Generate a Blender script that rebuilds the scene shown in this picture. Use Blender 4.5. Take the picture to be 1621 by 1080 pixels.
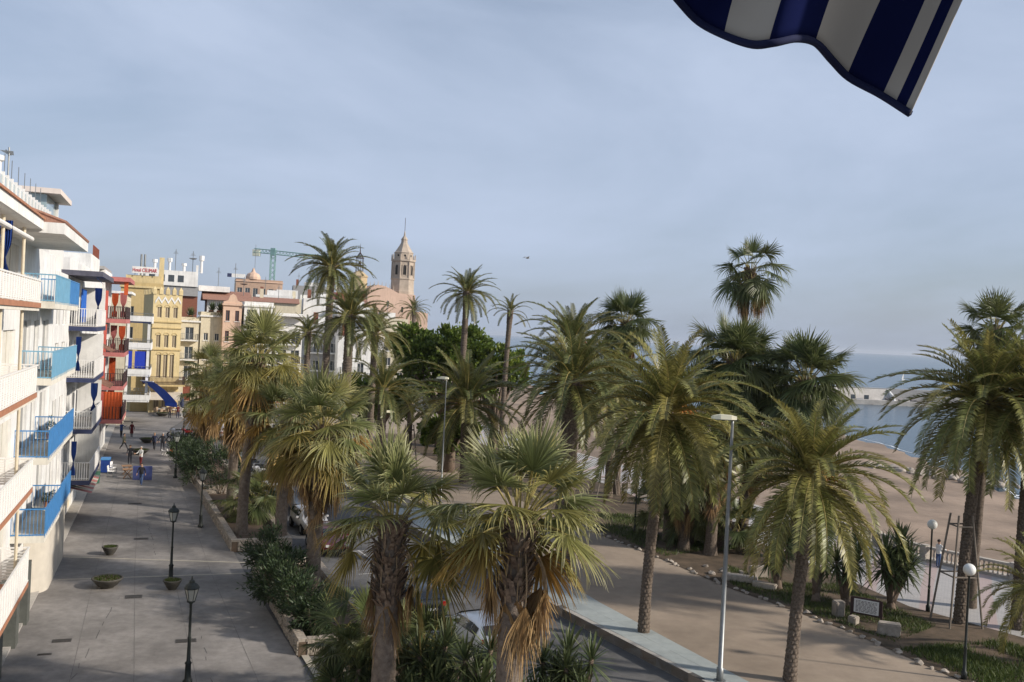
import bpy, bmesh, math, random
from mathutils import Vector, Matrix
for ob in list(bpy.data.objects): bpy.data.objects.remove(ob)
scene = bpy.context.scene
COL = scene.collection
R = math.radians
rnd = random.Random(11)

# ---------------------------------------------------------------- camera
CAM_H = 13.0
roll, pitch = math.atan(0.0486), -math.atan(9/1500)
hx = Vector((1,0,0)); fwd = Vector((0, math.cos(pitch), math.sin(pitch))); up0 = Vector((0, -math.sin(pitch), math.cos(pitch)))
rgt = math.cos(roll)*hx + math.sin(roll)*up0
upv = math.cos(roll)*up0 - math.sin(roll)*hx
cd = bpy.data.cameras.new('camera'); cam = bpy.data.objects.new('camera', cd); COL.objects.link(cam)
M = Matrix((rgt, upv, -fwd)).transposed().to_4x4(); M.translation = (0,0,CAM_H); cam.matrix_world = M
cd.sensor_width = 36; cd.lens = 1500/1621*36; cd.clip_start = .1; cd.clip_end = 60000
scene.camera = cam
scene.render.resolution_x, scene.render.resolution_y = 1024, 682

# ---------------------------------------------------------------- sky, sun, exposure
SUN_EL, SUN_BACK = R(27), R(14)          # sun to the right, a little behind the camera
sun_dir = Vector((math.cos(SUN_EL)*math.cos(SUN_BACK), -math.cos(SUN_EL)*math.sin(SUN_BACK), math.sin(SUN_EL)))
world = bpy.data.worlds.new('World'); scene.world = world; world.use_nodes = True
nt = world.node_tree; nt.nodes.clear()
wo = nt.nodes.new('ShaderNodeOutputWorld'); bg = nt.nodes.new('ShaderNodeBackground')
sky = nt.nodes.new('ShaderNodeTexSky'); sky.sky_type = 'NISHITA'; sky.sun_disc = False
sky.sun_elevation = SUN_EL; sky.sun_rotation = math.atan2(sun_dir.x, sun_dir.y)
sky.altitude = 0; sky.air_density = 1.0; sky.dust_density = 2.2; sky.ozone_density = 2.5
tc = nt.nodes.new('ShaderNodeTexCoord'); mp = nt.nodes.new('ShaderNodeMapping'); mp.inputs['Scale'].default_value = (1.0,1.0,3.2)
mp.inputs['Rotation'].default_value = (0,R(12),0)
nz = nt.nodes.new('ShaderNodeTexNoise'); nz.inputs['Scale'].default_value = 1.5; nz.inputs['Detail'].default_value = 7; nz.inputs['Roughness'].default_value = .55; nz.inputs['Distortion'].default_value = .5
rp = nt.nodes.new('ShaderNodeValToRGB'); rp.color_ramp.elements[0].position = .34; rp.color_ramp.elements[0].color=(.40,.40,.40,1); rp.color_ramp.elements[1].position = .68; rp.color_ramp.elements[1].color=(.92,.92,.92,1)
mx = nt.nodes.new('ShaderNodeMix'); mx.data_type = 'RGBA'
mx.inputs[7].default_value = (5.2,6.1,7.85,1)      # thin even veil of cloud
nt.links.new(tc.outputs['Generated'], mp.inputs['Vector']); nt.links.new(mp.outputs['Vector'], nz.inputs['Vector'])
nt.links.new(nz.outputs['Fac'], rp.inputs['Fac']); nt.links.new(rp.outputs['Color'], mx.inputs[0])
nt.links.new(sky.outputs['Color'], mx.inputs[6]); nt.links.new(mx.outputs[2], bg.inputs['Color'])
bg.inputs['Strength'].default_value = .098
nt.links.new(bg.outputs['Background'], wo.inputs['Surface'])
sd = bpy.data.lights.new('sun', 'SUN'); sun = bpy.data.objects.new('sun', sd); COL.objects.link(sun)
sd.energy = 4.8; sd.angle = R(2.2); sd.color = (1,.91,.80)
sun.rotation_euler = (-sun_dir).to_track_quat('-Z','Y').to_euler(); sun.location = (60,-20,60)
vs = scene.view_settings; vs.view_transform = 'Standard'; vs.look = 'None'; vs.exposure = 0.07; vs.gamma = 1; vs.use_curve_mapping = False

# ---------------------------------------------------------------- materials
MATS = {}
def mat(name, col, rough=.8, var=.15, scale=3.0, bump=0.0, bscale=None, metal=0.0, spec=.3, big=0.0, bigscale=.25, coords='Object', col2=None, rand=0.0, streak=0.0):
    if name in MATS: return MATS[name]
    m = bpy.data.materials.new(name); m.use_nodes = True; t = m.node_tree; n = t.nodes; L = t.links
    b = n['Principled BSDF']; b.inputs['Roughness'].default_value = rough; b.inputs['Metallic'].default_value = metal
    b.inputs['Specular IOR Level'].default_value = spec
    c = n.new('ShaderNodeTexCoord'); vec = c.outputs[coords]
    nz = n.new('ShaderNodeTexNoise'); nz.inputs['Scale'].default_value = scale; nz.inputs['Detail'].default_value = 6; nz.inputs['Roughness'].default_value=.65
    L.new(vec, nz.inputs['Vector'])
    mx = n.new('ShaderNodeMix'); mx.data_type='RGBA'
    c2 = col2 if col2 else tuple(min(1,x*(1+var)) for x in col)
    c1 = tuple(x*(1-var) for x in col) if not col2 else col
    mx.inputs[6].default_value = (*c1,1); mx.inputs[7].default_value = (*c2,1)
    mr = n.new('ShaderNodeMapRange'); mr.inputs[1].default_value=.3; mr.inputs[2].default_value=.7
    L.new(nz.outputs['Fac'], mr.inputs[0]); L.new(mr.outputs[0], mx.inputs[0]); out = mx.outputs[2]
    if big:
        n2 = n.new('ShaderNodeTexNoise'); n2.inputs['Scale'].default_value = bigscale; n2.inputs['Detail'].default_value=4
        L.new(vec, n2.inputs['Vector'])
        m2 = n.new('ShaderNodeMapRange'); m2.inputs[1].default_value=.35; m2.inputs[2].default_value=.65; m2.inputs[3].default_value=1-big; m2.inputs[4].default_value=1+big*.5
        L.new(n2.outputs['Fac'], m2.inputs[0])
        mm = n.new('ShaderNodeMix'); mm.data_type='RGBA'; mm.blend_type='MULTIPLY'; mm.inputs[0].default_value=1
        L.new(out, mm.inputs[6]); L.new(m2.outputs[0], mm.inputs[7]); out = mm.outputs[2]
    if streak:
        ms = n.new('ShaderNodeMapping'); ms.inputs['Scale'].default_value=(2.2,2.2,.22); L.new(vec, ms.inputs['Vector'])
        n4 = n.new('ShaderNodeTexNoise'); n4.inputs['Scale'].default_value=1.3; n4.inputs['Detail'].default_value=7; n4.inputs['Roughness'].default_value=.7; L.new(ms.outputs[0], n4.inputs['Vector'])
        m4 = n.new('ShaderNodeMapRange'); m4.inputs[1].default_value=.5; m4.inputs[2].default_value=.75; m4.inputs[3].default_value=1; m4.inputs[4].default_value=1-streak; L.new(n4.outputs['Fac'], m4.inputs[0])
        mm = n.new('ShaderNodeMix'); mm.data_type='RGBA'; mm.blend_type='MULTIPLY'; mm.inputs[0].default_value=1
        L.new(out, mm.inputs[6]); L.new(m4.outputs[0], mm.inputs[7]); out = mm.outputs[2]
    if rand:
        oi = n.new('ShaderNodeObjectInfo'); m3 = n.new('ShaderNodeMapRange'); m3.inputs[3].default_value=1-rand; m3.inputs[4].default_value=1+rand
        L.new(oi.outputs['Random'], m3.inputs[0]); mm = n.new('ShaderNodeMix'); mm.data_type='RGBA'; mm.blend_type='MULTIPLY'; mm.inputs[0].default_value=1
        L.new(out, mm.inputs[6]); L.new(m3.outputs[0], mm.inputs[7]); out = mm.outputs[2]
    L.new(out, b.inputs['Base Color'])
    if bump:
        nb = n.new('ShaderNodeTexNoise'); nb.inputs['Scale'].default_value = bscale or scale*4; nb.inputs['Detail'].default_value=8
        L.new(vec, nb.inputs['Vector']); bp = n.new('ShaderNodeBump'); bp.inputs['Strength'].default_value = bump; bp.inputs['Distance'].default_value=.03
        L.new(nb.outputs['Fac'], bp.inputs['Height']); L.new(bp.outputs['Normal'], b.inputs['Normal'])
    MATS[name] = m; return m
def leafmat(name, base, tip, old, transl=.3, rough=.5):
    """leaf: colour runs from base to dry tip along each blade (attribute t), whole-leaf variation per object"""
    if name in MATS: return MATS[name]
    m = bpy.data.materials.new(name); m.use_nodes = True; t = m.node_tree; n = t.nodes; L = t.links
    b = n['Principled BSDF']; b.inputs['Roughness'].default_value = rough; b.inputs['Specular IOR Level'].default_value=.35
    at = n.new('ShaderNodeAttribute'); at.attribute_name = 't'
    oi = n.new('ShaderNodeObjectInfo')
    mx = n.new('ShaderNodeMix'); mx.data_type='RGBA'; mx.inputs[6].default_value=(*base,1); mx.inputs[7].default_value=(*tip,1)
    L.new(at.outputs['Fac'], mx.inputs[0])
    mo = n.new('ShaderNodeMix'); mo.data_type='RGBA'; mo.inputs[7].default_value=(*old,1)
    pw = n.new('ShaderNodeMath'); pw.operation='POWER'; pw.inputs[1].default_value=2.0; L.new(oi.outputs['Random'], pw.inputs[0])
    L.new(pw.outputs[0], mo.inputs[0]); L.new(mx.outputs[2], mo.inputs[6])
    geo = n.new('ShaderNodeNewGeometry'); nv = n.new('ShaderNodeMapRange'); nv.inputs[3].default_value=.6; nv.inputs[4].default_value=1.4
    L.new(geo.outputs['Random Per Island'], nv.inputs[0])
    mm = n.new('ShaderNodeMix'); mm.data_type='RGBA'; mm.blend_type='MULTIPLY'; mm.inputs[0].default_value=1
    L.new(mo.outputs[2], mm.inputs[6]); L.new(nv.outputs[0], mm.inputs[7])
    L.new(mm.outputs[2], b.inputs['Base Color'])
    tr = n.new('ShaderNodeBsdfTranslucent'); L.new(mm.outputs[2], tr.inputs['Color'])
    ms = n.new('ShaderNodeMixShader'); ms.inputs[0].default_value = transl
    L.new(b.outputs[0], ms.inputs[1]); L.new(tr.outputs[0], ms.inputs[2]); L.new(ms.outputs[0], n['Material Output'].inputs['Surface'])
    MATS[name] = m; return m
def glassmat(name, col, rough=.08):
    if name in MATS: return MATS[name]
    return mat(name, col, rough, var=.25, scale=.8, spec=.8)

# ---------------------------------------------------------------- mesh helpers
class MB:
    def __init__(s): s.v=[]; s.f=[]; s.m=[]; s.t=[]
    def add(s, pts, faces, m=0, t=None):
        k = len(s.v); s.v.extend(tuple(p) for p in pts); s.f.extend(tuple(i+k for i in f) for f in faces); s.m.extend([m]*len(faces))
        s.t.extend(t if t else [0.0]*len(pts)); return s
    def box(s, x0,x1,y0,y1,z0,z1, m=0):
        return s.add([(x0,y0,z0),(x1,y0,z0),(x1,y1,z0),(x0,y1,z0),(x0,y0,z1),(x1,y0,z1),(x1,y1,z1),(x0,y1,z1)],
              [(0,3,2,1),(4,5,6,7),(0,1,5,4),(1,2,6,5),(2,3,7,6),(3,0,4,7)], m)
    def obox(s, c, size, rz=0, rx=0, ry=0, m=0):
        mtx = Matrix.Rotation(rz,3,'Z') @ Matrix.Rotation(ry,3,'Y') @ Matrix.Rotation(rx,3,'X'); c=Vector(c); a,b,e=[q/2 for q in size]
        P=[c+mtx@Vector(p) for p in [(-a,-b,-e),(a,-b,-e),(a,b,-e),(-a,b,-e),(-a,-b,e),(a,-b,e),(a,b,e),(-a,b,e)]]
        return s.add(P,[(0,3,2,1),(4,5,6,7),(0,1,5,4),(1,2,6,5),(2,3,7,6),(3,0,4,7)], m)
    def tube(s, pts, rad, n=8, m=0, cap=True):
        pts=[Vector(p) for p in pts]; rad = rad if hasattr(rad,'__len__') else [rad]*len(pts)
        P=[]; F=[]; ref=None
        for i,p in enumerate(pts):
            d=(pts[min(i+1,len(pts)-1)]-pts[max(i-1,0)]).normalized()
            if ref is None: ref = Vector((1,0,0)) if abs(d.x)<.9 else Vector((0,1,0))
            a=d.cross(ref).normalized(); ref=a.cross(d); b=ref
            for k in range(n):
                q=2*math.pi*k/n; P.append(p+(a*math.sin(q)+b*math.cos(q))*rad[i])
        for i in range(len(pts)-1):
            for k in range(n):
                F.append((i*n+k,i*n+(k+1)%n,(i+1)*n+(k+1)%n,(i+1)*n+k))
        if cap: F.append(tuple(range(n))[::-1]); F.append(tuple((len(pts)-1)*n+k for k in range(n)))
        return s.add(P,F,m)
    def lathe(s, prof, c=(0,0,0), n=12, m=0, rot=0.0, cap=True):
        P=[];F=[]
        for r,z in prof:
            for k in range(n):
                q=2*math.pi*k/n+rot; P.append((c[0]+r*math.cos(q),c[1]+r*math.sin(q),c[2]+z))
        for i in range(len(prof)-1):
            for k in range(n): F.append((i*n+k,i*n+(k+1)%n,(i+1)*n+(k+1)%n,(i+1)*n+k))
        if cap: F.append(tuple(range(n))[::-1]); F.append(tuple((len(prof)-1)*n+k for k in range(n)))
        return s.add(P,F,m)
    def prism(s, poly, z0, z1, m=0):
        n=len(poly); P=[(x,y,z0) for x,y in poly]+[(x,y,z1) for x,y in poly]
        return s.add(P,[tuple(range(n))[::-1],tuple(range(n,2*n))]+[(i,(i+1)%n,n+(i+1)%n,n+i) for i in range(n)],m)
    def quad(s,a,b,c,d,m=0): return s.add([a,b,c,d],[(0,1,2,3)],m)
    def mesh(s, name, mats, smooth=False):
        me=bpy.data.meshes.new(name); me.from_pydata(s.v,[],s.f)
        for q in (mats if isinstance(mats,(list,tuple)) else [mats]): me.materials.append(q)
        if any(s.m): me.polygons.foreach_set('material_index', s.m)
        if any(s.t):
            a=me.attributes.new('t','FLOAT','POINT'); a.data.foreach_set('value', s.t)
        if smooth: me.polygons.foreach_set('use_smooth',[True]*len(s.f))
        me.update(); return me
    def build(s, name, mats, parent=None, smooth=False, loc=None, rz=0):
        return obj(name, s.mesh(name, mats, smooth), parent, loc, rz)
def obj(name, me, parent=None, loc=None, rz=0):
    o=bpy.data.objects.new(name, me); COL.objects.link(o)
    if parent: o.parent=parent
    if loc is not None: o.location=loc
    if rz: o.rotation_euler=(0,0,rz)
    return o
LABELS = {}
def tag(o, label, cat, group=None, kind=None):
    if label in LABELS and not group: print('DUPLICATE LABEL', label)
    LABELS[label]=1; o['label']=label; o['category']=cat
    if group: o['group']=group
    if kind: o['kind']=kind
    return o
def thing(name, label, cat, loc=(0,0,0), rz=0, group=None):
    return tag(obj(name, None, None, loc, rz), label, cat, group)
def struct(name, mb, mats, smooth=False, label=None):
    o=mb.build(name, mats, None, smooth); o['kind']='structure'
    if label: o['label']=label
    return o
def copy_tree(o, parent=None):
    c=o.copy(); COL.objects.link(c); c.parent=parent
    for ch in o.children: copy_tree(ch,c)
    return c
def lerp(a,b,t): return a+(b-a)*t
# street frame: s runs along the house fronts away from the camera, off towards the sea
SD = Vector((-.335,.942)).normalized(); SN = Vector((SD.y,-SD.x)); SO = Vector((-17.6,33.6)); SANG = math.atan2(SD.y,SD.x)
def S(s,off): p=SO+SD*s+SN*off; return (p.x,p.y)
# ================================================================ THE SETTING
m_pave = mat('promenade concrete', (.170,.158,.147), .85, .13, 2.2, bump=.25, bscale=40, big=.26, bigscale=.35, col2=(.255,.238,.222))
m_road = mat('asphalt', (.125,.122,.12), .85, .2, 2, bump=.3, bscale=50, big=.2, bigscale=.1)
m_kerb = mat('kerb stone', (.36,.34,.31), .85, .18, 4, bump=.2)
m_sandy = mat('packed sandy ground', (.27,.215,.165), .95, .12, 1.2, bump=.3, bscale=30, big=.22, bigscale=.16, col2=(.34,.275,.21))
m_slab = mat('grey green paving slab', (.29,.32,.315), .7, .12, 2.5, bump=.12, bscale=40, rand=.10, col2=(.36,.39,.38))
m_earth = mat('bed earth', (.12,.085,.06), .95, .25, 3, bump=.5, bscale=20)
m_sand = mat('beach sand', (.245,.180,.130), .95, .1, 1.5, bump=.5, bscale=6, big=.32, bigscale=.12, col2=(.31,.235,.175))
m_conc = mat('pale concrete', (.46,.43,.39), .85, .12, 2, bump=.2, big=.15, bigscale=.4)
m_stone = mat('rubble stone', (.33,.285,.235), .9, .3, 5, bump=.5, bscale=12, rand=.15)

def sheet(pts, z): return MB().add([(x,y,z) for x,y in pts],[tuple(range(len(pts)))])
SEAWALL = [(70,-20),(45,35),(36,47),(30.4,55),(27,59),(20.5,75),(13,94),(3,115),(-9,145),(-18,200),(-24,260),(-24,330)]
land = SEAWALL+[(-24,440),(-300,900),(-6000,6000),(-6000,-400),(70,-400)]
GROUND=struct('ground', sheet(land,-.06), m_road)
# left promenade, between house fronts and planters
PROM_L = [S(-45,-.1),S(0,-.1),S(20,-.1),S(45,-.2),S(80,-.8),S(115,-1.2)]
PROM_R = [(3.6,10),(-6.6,34.4),(-12.6,47.6),(-21.8,69),(-29.2,85),(-40,112),(-44,135)]
PROMO=struct('promenade', sheet(PROM_L+PROM_R[::-1],0), m_pave, label='grey concrete promenade in front of the houses')
# footway strip along the house fronts, a low step
mb=MB()
fl=[S(a,b) for a,b in ((-45,-.1),(0,-.1),(20,-.1),(45,-.2),(80,-.8),(100,-1))]; fi=[S(a,-1.6) for a in (-45,0,20,45,80,100)]
mb.prism(fl+fi[::-1],-.05,.10); struct('pavement', mb, m_kerb, label='pale footway strip along the house fronts')
# pale bands across the promenade and seams
m_band = mat('pale band', (.36,.33,.27), .85, .15, 3)
m_joint = mat('paving joint', (.145,.135,.125), .9, .3, 3)
m_seam = mat('dark seam', (.09,.085,.08), .9, .3, 6)
def strip(a,b,w,z):
    a=Vector(a);b=Vector(b);d=(b-a).normalized();q=Vector((-d.y,d.x))*w/2
    return MB().add([(*(a-q),z),(*(b-q),z),(*(b+q),z),(*(a+q),z)],[(0,1,2,3)])
for a,b,w in (((-23.4,50.6),(-13.2,51.3),.16),((-21.6,46.2),(-12.9,49.2),.16),((-12.1,47.5),(-5.2,32.0),.28),((-15.2,54.6),(-22.2,70.4),.2)):
    strip(a,b,w,.006).build('pale_band', m_band, PROMO)
for i,u in enumerate((.22,.42,.62,.82)):
    for j in range(7):
        sA=S(-6+j*7.4,0); sB=S(-6+(j+1)*7.4-.1,0)
        def acr(s_):
            L=Vector(S(s_,0)); k=min(range(len(PROM_R)-1),key=lambda q:abs((Vector(PROM_R[q])+Vector(PROM_R[q+1])).y/2-L.y)); a_=Vector(PROM_R[k]); b_=Vector(PROM_R[k+1]); t_=(L.y-a_.y)/(b_.y-a_.y); Rr=a_.lerp(b_,t_); return L.lerp(Rr,u)
        strip(acr(-6+j*7.4),acr(-6+(j+1)*7.4-.1),.022,.0045).build('paving_joint', m_joint, PROMO)
def crack(a,b,w,seed):
    r=random.Random(seed); mb=MB(); a=Vector(a);b=Vector(b); n=26; pr=None
    for i in range(n+1):
        p=a.lerp(b,i/n)+Vector((r.uniform(-.06,.06),r.uniform(-.06,.06))); ww=w*r.uniform(.3,1)
        if pr and r.random()<.62: 
            (q,qw)=pr; mb.add([(q.x-qw,q.y,.005),(q.x+qw,q.y,.005),(p.x+ww,p.y,.005),(p.x-ww,p.y,.005)],[(0,1,2,3)])
        pr=(p,ww)
    return mb
for i,(a,b) in enumerate((((-15.5,47),(-10.6,33)),((-17.9,45),(-14.4,31)),((-22.5,60),(-19,52)),((-12.6,40),(-9,31)))):
    crack(a,b,.022,i).build('pavement_crack', m_seam, PROMO)
m_line = mat('worn white road paint', (.42,.41,.39), .8, .35, 3)
for i in range(9):
    y=38+i*7.5; x=.9-.53*(y-38); strip((x,y),(x-.53*2.6,y+2.6),.12,-.054).build('lane_dash', m_line, GROUND)
for i in range(11):
    y=41+i*4.6; x=-3.2-.47*(y-41); strip((x,y),(x+1.9,y+.9),.10,-.0545).build('parking_line', m_line, GROUND)
# iron covers set in the promenade
m_iron = mat('cast iron', (.06,.055,.05), .6, .3, 8, metal=.3)
for i,(x,y,w,h,l) in enumerate(((-17.0,44.0,.75,.55,'rusty square cover beside the larger dish planter'),(-12.6,38.3,.8,.45,'iron drain cover nearest the lantern in front'),(-17.3,37.6,.7,.4,'iron cover in the promenade near the closest house front'),(-17.2,36.0,.5,.2,'small dark drain slot near the closest house front'),(-21.2,55.6,.8,.5,'iron cover beyond the pale bands'),(-25.7,66.0,.9,.5,'iron cover furthest up the promenade'))):
    c=MB().box(-w/2,w/2,-h/2,h/2,.002,.012)
    for k in range(4): c.box(-w*.42,w*.42,-h*.4+k*h*.22,-h*.4+k*h*.22+h*.1,.012,.018)
    tag(c.build('manhole_cover', m_iron, None, False, (x,y,0), .35), l, 'manhole cover')
# seaward kerb wall and raised walk
KERB = [(16.5,20),(7.4,36.4),(2.7,44.7),(-1.1,51.8),(-3.8,57),(-11,72),(-19,90),(-28,112),(-34,135)]
PATH_R = [(17.5,20),(9.6,35.7),(4.8,45.7),(2.2,52),(-1.2,59),(-8.5,74),(-16.5,92),(-25.5,114),(-31.5,137)]
BED_L = [(24,24),(19.9,32.5),(17.6,38.5),(15.8,43.0),(14.2,45.9),(11.9,49.6),(9.7,54.7),(6.3,61.4),(2.5,70),(-2.5,82),(-9,98),(-16,115)]
TILE_L = [(31,24),(26.5,36),(24,43.1),(20.6,47.6),(18.6,55),(16.2,63),(12.4,71.1),(9.1,82.6),(2,98),(-6,116)]
RZ=.35
def ribbon(L1,L2,z): return sheet(L1+L2[::-1],z)
struct('sandy_promenade', MB().prism(KERB+[(-30,140),(-12,150),(-2,112),(11,94),(19,75),(25.5,59),(29,55),(34.5,47),(43,35),(60,10),(30,10)], -.04, RZ-.012), m_sandy, label='packed sandy promenade between the palms')
mb=MB()
for i in range(len(KERB)-1):
    a=Vector(KERB[i]);b=Vector(KERB[i+1]);d=(b-a).normalized();q=Vector((d.y,-d.x))*.28
    for k in range(int((b-a).length/1.0)):
        p=a+d*k; e=a+d*(k+.985); zz=RZ+rnd.uniform(-.004,.004)
        mb.prism([(p.x,p.y),(e.x,e.y),(e.x+q.x,e.y+q.y),(p.x+q.x,p.y+q.y)][::-1],-.05,zz)
kerb=struct('kerb', mb, m_kerb, label='stepped kerb of the raised sea side walk')
# grey green slabs of the path, each a piece
pathbase=struct('slab_path', ribbon(KERB,PATH_R,RZ-.006), m_seam, label='grey green slab path along the kerb')
a0=Vector((12.6,27.2)); 
def along(poly, dist):
    for i in range(len(poly)-1):
        a=Vector(poly[i]);b=Vector(poly[i+1]);l=(b-a).length
        if dist<=l: return a+(b-a)*(dist/l)
        dist-=l
    return Vector(poly[-1])
def plen(poly): return sum((Vector(poly[i+1])-Vector(poly[i])).length for i in range(len(poly)-1))
NS=46
for k in range(NS):
    t0=(6+k*1.02); t1=t0+1.005
    f0=t0/plen(KERB); f1=t1/plen(KERB)
    A0=along(KERB,t0);A1=along(KERB,t1);B0=along(PATH_R,f0*plen(PATH_R));B1=along(PATH_R,f1*plen(PATH_R))
    for j in range(2):
        u0=.28/2.2+j*.435; u1=u0+.428
        pts=[A0.lerp(B0,u0),A0.lerp(B0,u1),A1.lerp(B1,u1),A1.lerp(B1,u0)]
        z=RZ+.006+rnd.uniform(-.003,.004)
        MB().prism([(p.x,p.y) for p in pts],RZ-.01,z).build('paving_slab', m_slab, pathbase)
# planted bed and the sea walk
m_bed = mat('bed soil with litter', (.065,.05,.032), .95, .35, 1.2, bump=.6, bscale=14, col2=(.14,.10,.068), big=.3, bigscale=.3)
struct('planting_bed', ribbon(BED_L,TILE_L,RZ+.01), m_bed, label='earth bed with grass between the sandy promenade and the sea walk')
# sea walk: pale setts with pinkish bands
m_tile = bpy.data.materials.new('sea walk setts'); m_tile.use_nodes=True; t=m_tile.node_tree; n=t.nodes
b=n['Principled BSDF']; b.inputs['Roughness'].default_value=.7
bk=n.new('ShaderNodeTexBrick'); bk.inputs['Scale'].default_value=1.6; bk.inputs['Color1'].default_value=(.42,.40,.38,1); bk.inputs['Color2'].default_value=(.36,.345,.335,1); bk.inputs['Mortar'].default_value=(.25,.24,.23,1); bk.inputs['Mortar Size'].default_value=.012
c=n.new('ShaderNodeTexCoord'); mpn=n.new('ShaderNodeMapping'); mpn.inputs['Rotation'].default_value=(0,0,.45)
t.links.new(c.outputs['Object'],mpn.inputs['Vector']); t.links.new(mpn.outputs['Vector'],bk.inputs['Vector'])
wv=n.new('ShaderNodeTexWave'); wv.inputs['Scale'].default_value=.11; wv.inputs['Distortion'].default_value=.6; t.links.new(mpn.outputs['Vector'],wv.inputs['Vector'])
rr=n.new('ShaderNodeValToRGB'); rr.color_ramp.elements[0].position=.86; rr.color_ramp.elements[1].position=.9; rr.color_ramp.elements[1].color=(.5,.5,.5,1); t.links.new(wv.outputs['Color'],rr.inputs['Fac'])
mx2=n.new('ShaderNodeMix'); mx2.data_type='RGBA'; mx2.inputs[7].default_value=(.42,.27,.24,1); t.links.new(rr.outputs['Color'],mx2.inputs[0]); t.links.new(bk.outputs['Color'],mx2.inputs[6]); t.links.new(mx2.outputs[2],b.inputs['Base Color'])
WALK_R=[(66,-18),(43.5,35),(35.2,46.7),(29.8,54.5),(26.4,58.5),(20,74.6),(12.6,93.6),(2.6,114.6),(-6,135)]
struct('sea_walk', sheet(TILE_L+[(-12,135)]+WALK_R[::-1],RZ+.004), m_tile, label='pale paved walk along the balustrade')
# sea wall down to the beach
mb=MB()
for i in range(len(SEAWALL)-1):
    a=Vector(SEAWALL[i]);b_=Vector(SEAWALL[i+1]);d=(b_-a).normalized();q=Vector((-d.y,d.x))*.5
    mb.prism([(a.x,a.y),(b_.x,b_.y),(b_.x+q.x,b_.y+q.y),(a.x+q.x,a.y+q.y)],-3,RZ+.03+.002*i)
struct('sea_wall', mb, m_conc, label='low pale wall between the walk and the beach')
# beach: ruled from wall to below the waterline
SHORE=[(95,-20),(60,35),(54,55),(52,75),(55,95),(57,108),(61,122),(62,136),(63,160),(61,186),(50,225),(32,262),(8,300),(-22,345)]
inl=[(69,-20),(44.5,35),(36,47.5),(30.8,55),(27.2,59),(21,75.5),(16,86),(13,94.4),(7,107),(3,115.5),(-9,145.5),(-18,200),(-24,260),(-24,330)]
mb=MB(); NU=18; NVs=len(SHORE)*6
def samp(poly,f): return along(poly,f*plen(poly)*.9999)
rows=[]
for i in range(NVs+1):
    k=min(int(i/6),len(SHORE)-2); ft=i/6-k
    if i>=6*(len(SHORE)-1): k=len(SHORE)-2; ft=1
    A=Vector(inl[k]).lerp(Vector(inl[k+1]),ft); B=Vector(SHORE[k]).lerp(Vector(SHORE[k+1]),ft)
    B=B+(B-A).normalized()*(1.2*math.sin(i*.7)+.6*math.sin(i*1.9))
    for j in range(NU+1):
        u=j/NU*1.35; p=A+(B-A)*u; z=-1.0-1.5*u**1.3+(rnd.uniform(-.08,.08) if 0<j<NU else 0)
        mb.v.append((p.x,p.y,z)); mb.t.append(0)
for i in range(NVs):
    for j in range(NU):
        a=i*(NU+1)+j; mb.f.append((a,a+1,a+NU+2,a+NU+1)); mb.m.append(0)
struct('beach', mb, m_sand, smooth=True, label='brown sand beach below the walk')
# sea
m_sea = bpy.data.materials.new('sea water'); m_sea.use_nodes=True; t=m_sea.node_tree; n=t.nodes
b=n['Principled BSDF']; b.inputs['Base Color'].default_value=(.03,.075,.115,1); b.inputs['Roughness'].default_value=.18; b.inputs['IOR'].default_value=1.33
c=n.new('ShaderNodeTexCoord'); mpn=n.new('ShaderNodeMapping'); mpn.inputs['Scale'].default_value=(.35,.8,1); t.links.new(c.outputs['Object'],mpn.inputs['Vector'])
nn=n.new('ShaderNodeTexNoise'); nn.inputs['Scale'].default_value=.9; nn.inputs['Detail'].default_value=6; t.links.new(mpn.outputs['Vector'],nn.inputs['Vector'])
bp=n.new('ShaderNodeBump'); bp.inputs['Strength'].default_value=.9; bp.inputs['Distance'].default_value=.35; t.links.new(nn.outputs['Fac'],bp.inputs['Height']); t.links.new(bp.outputs['Normal'],b.inputs['Normal'])
struct('sea', MB().add([(-12000,-300,-2.5),(16000,-300,-2.5),(16000,22000,-2.5),(-12000,22000,-2.5)],[(0,1,2,3)]), m_sea, label='calm blue grey sea')
# white wash along the waterline
m_foam = mat('wave foam', (.75,.78,.8), .6, .2, 3)
def foam(idx, offs, wid, seed):
    r=random.Random(seed); mb=MB(); pr=None; N=46
    for i in range(N+1):
        f=lerp(idx[0],idx[1],i/N); k=int(f); ft=f-k
        p=Vector(SHORE[k]).lerp(Vector(SHORE[min(k+1,len(SHORE)-1)]),ft); nrm=Vector((1,-.1))
        o_=offs+r.uniform(-.5,.5); w=wid*r.uniform(.2,1)
        cur=(p+nrm*o_, p+nrm*(o_+w))
        if pr: mb.add([(*pr[0],-2.47),(*pr[1],-2.47),(*cur[1],-2.47),(*cur[0],-2.47)],[(0,1,2,3)])
        pr=cur
    return mb
for a in (((2.5,6.5),1.0,.8,1),((3,6),3.2,.45,2),((6,9.5),1.0,.35,3)):
    tag(foam(*a).build('wave_foam', m_foam), {1:'broad white wash of breaking wave at the near waterline',2:'second thin line of foam further out',3:'thin foam along the far waterline'}[a[3]], 'foam', None, 'stuff')

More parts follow.
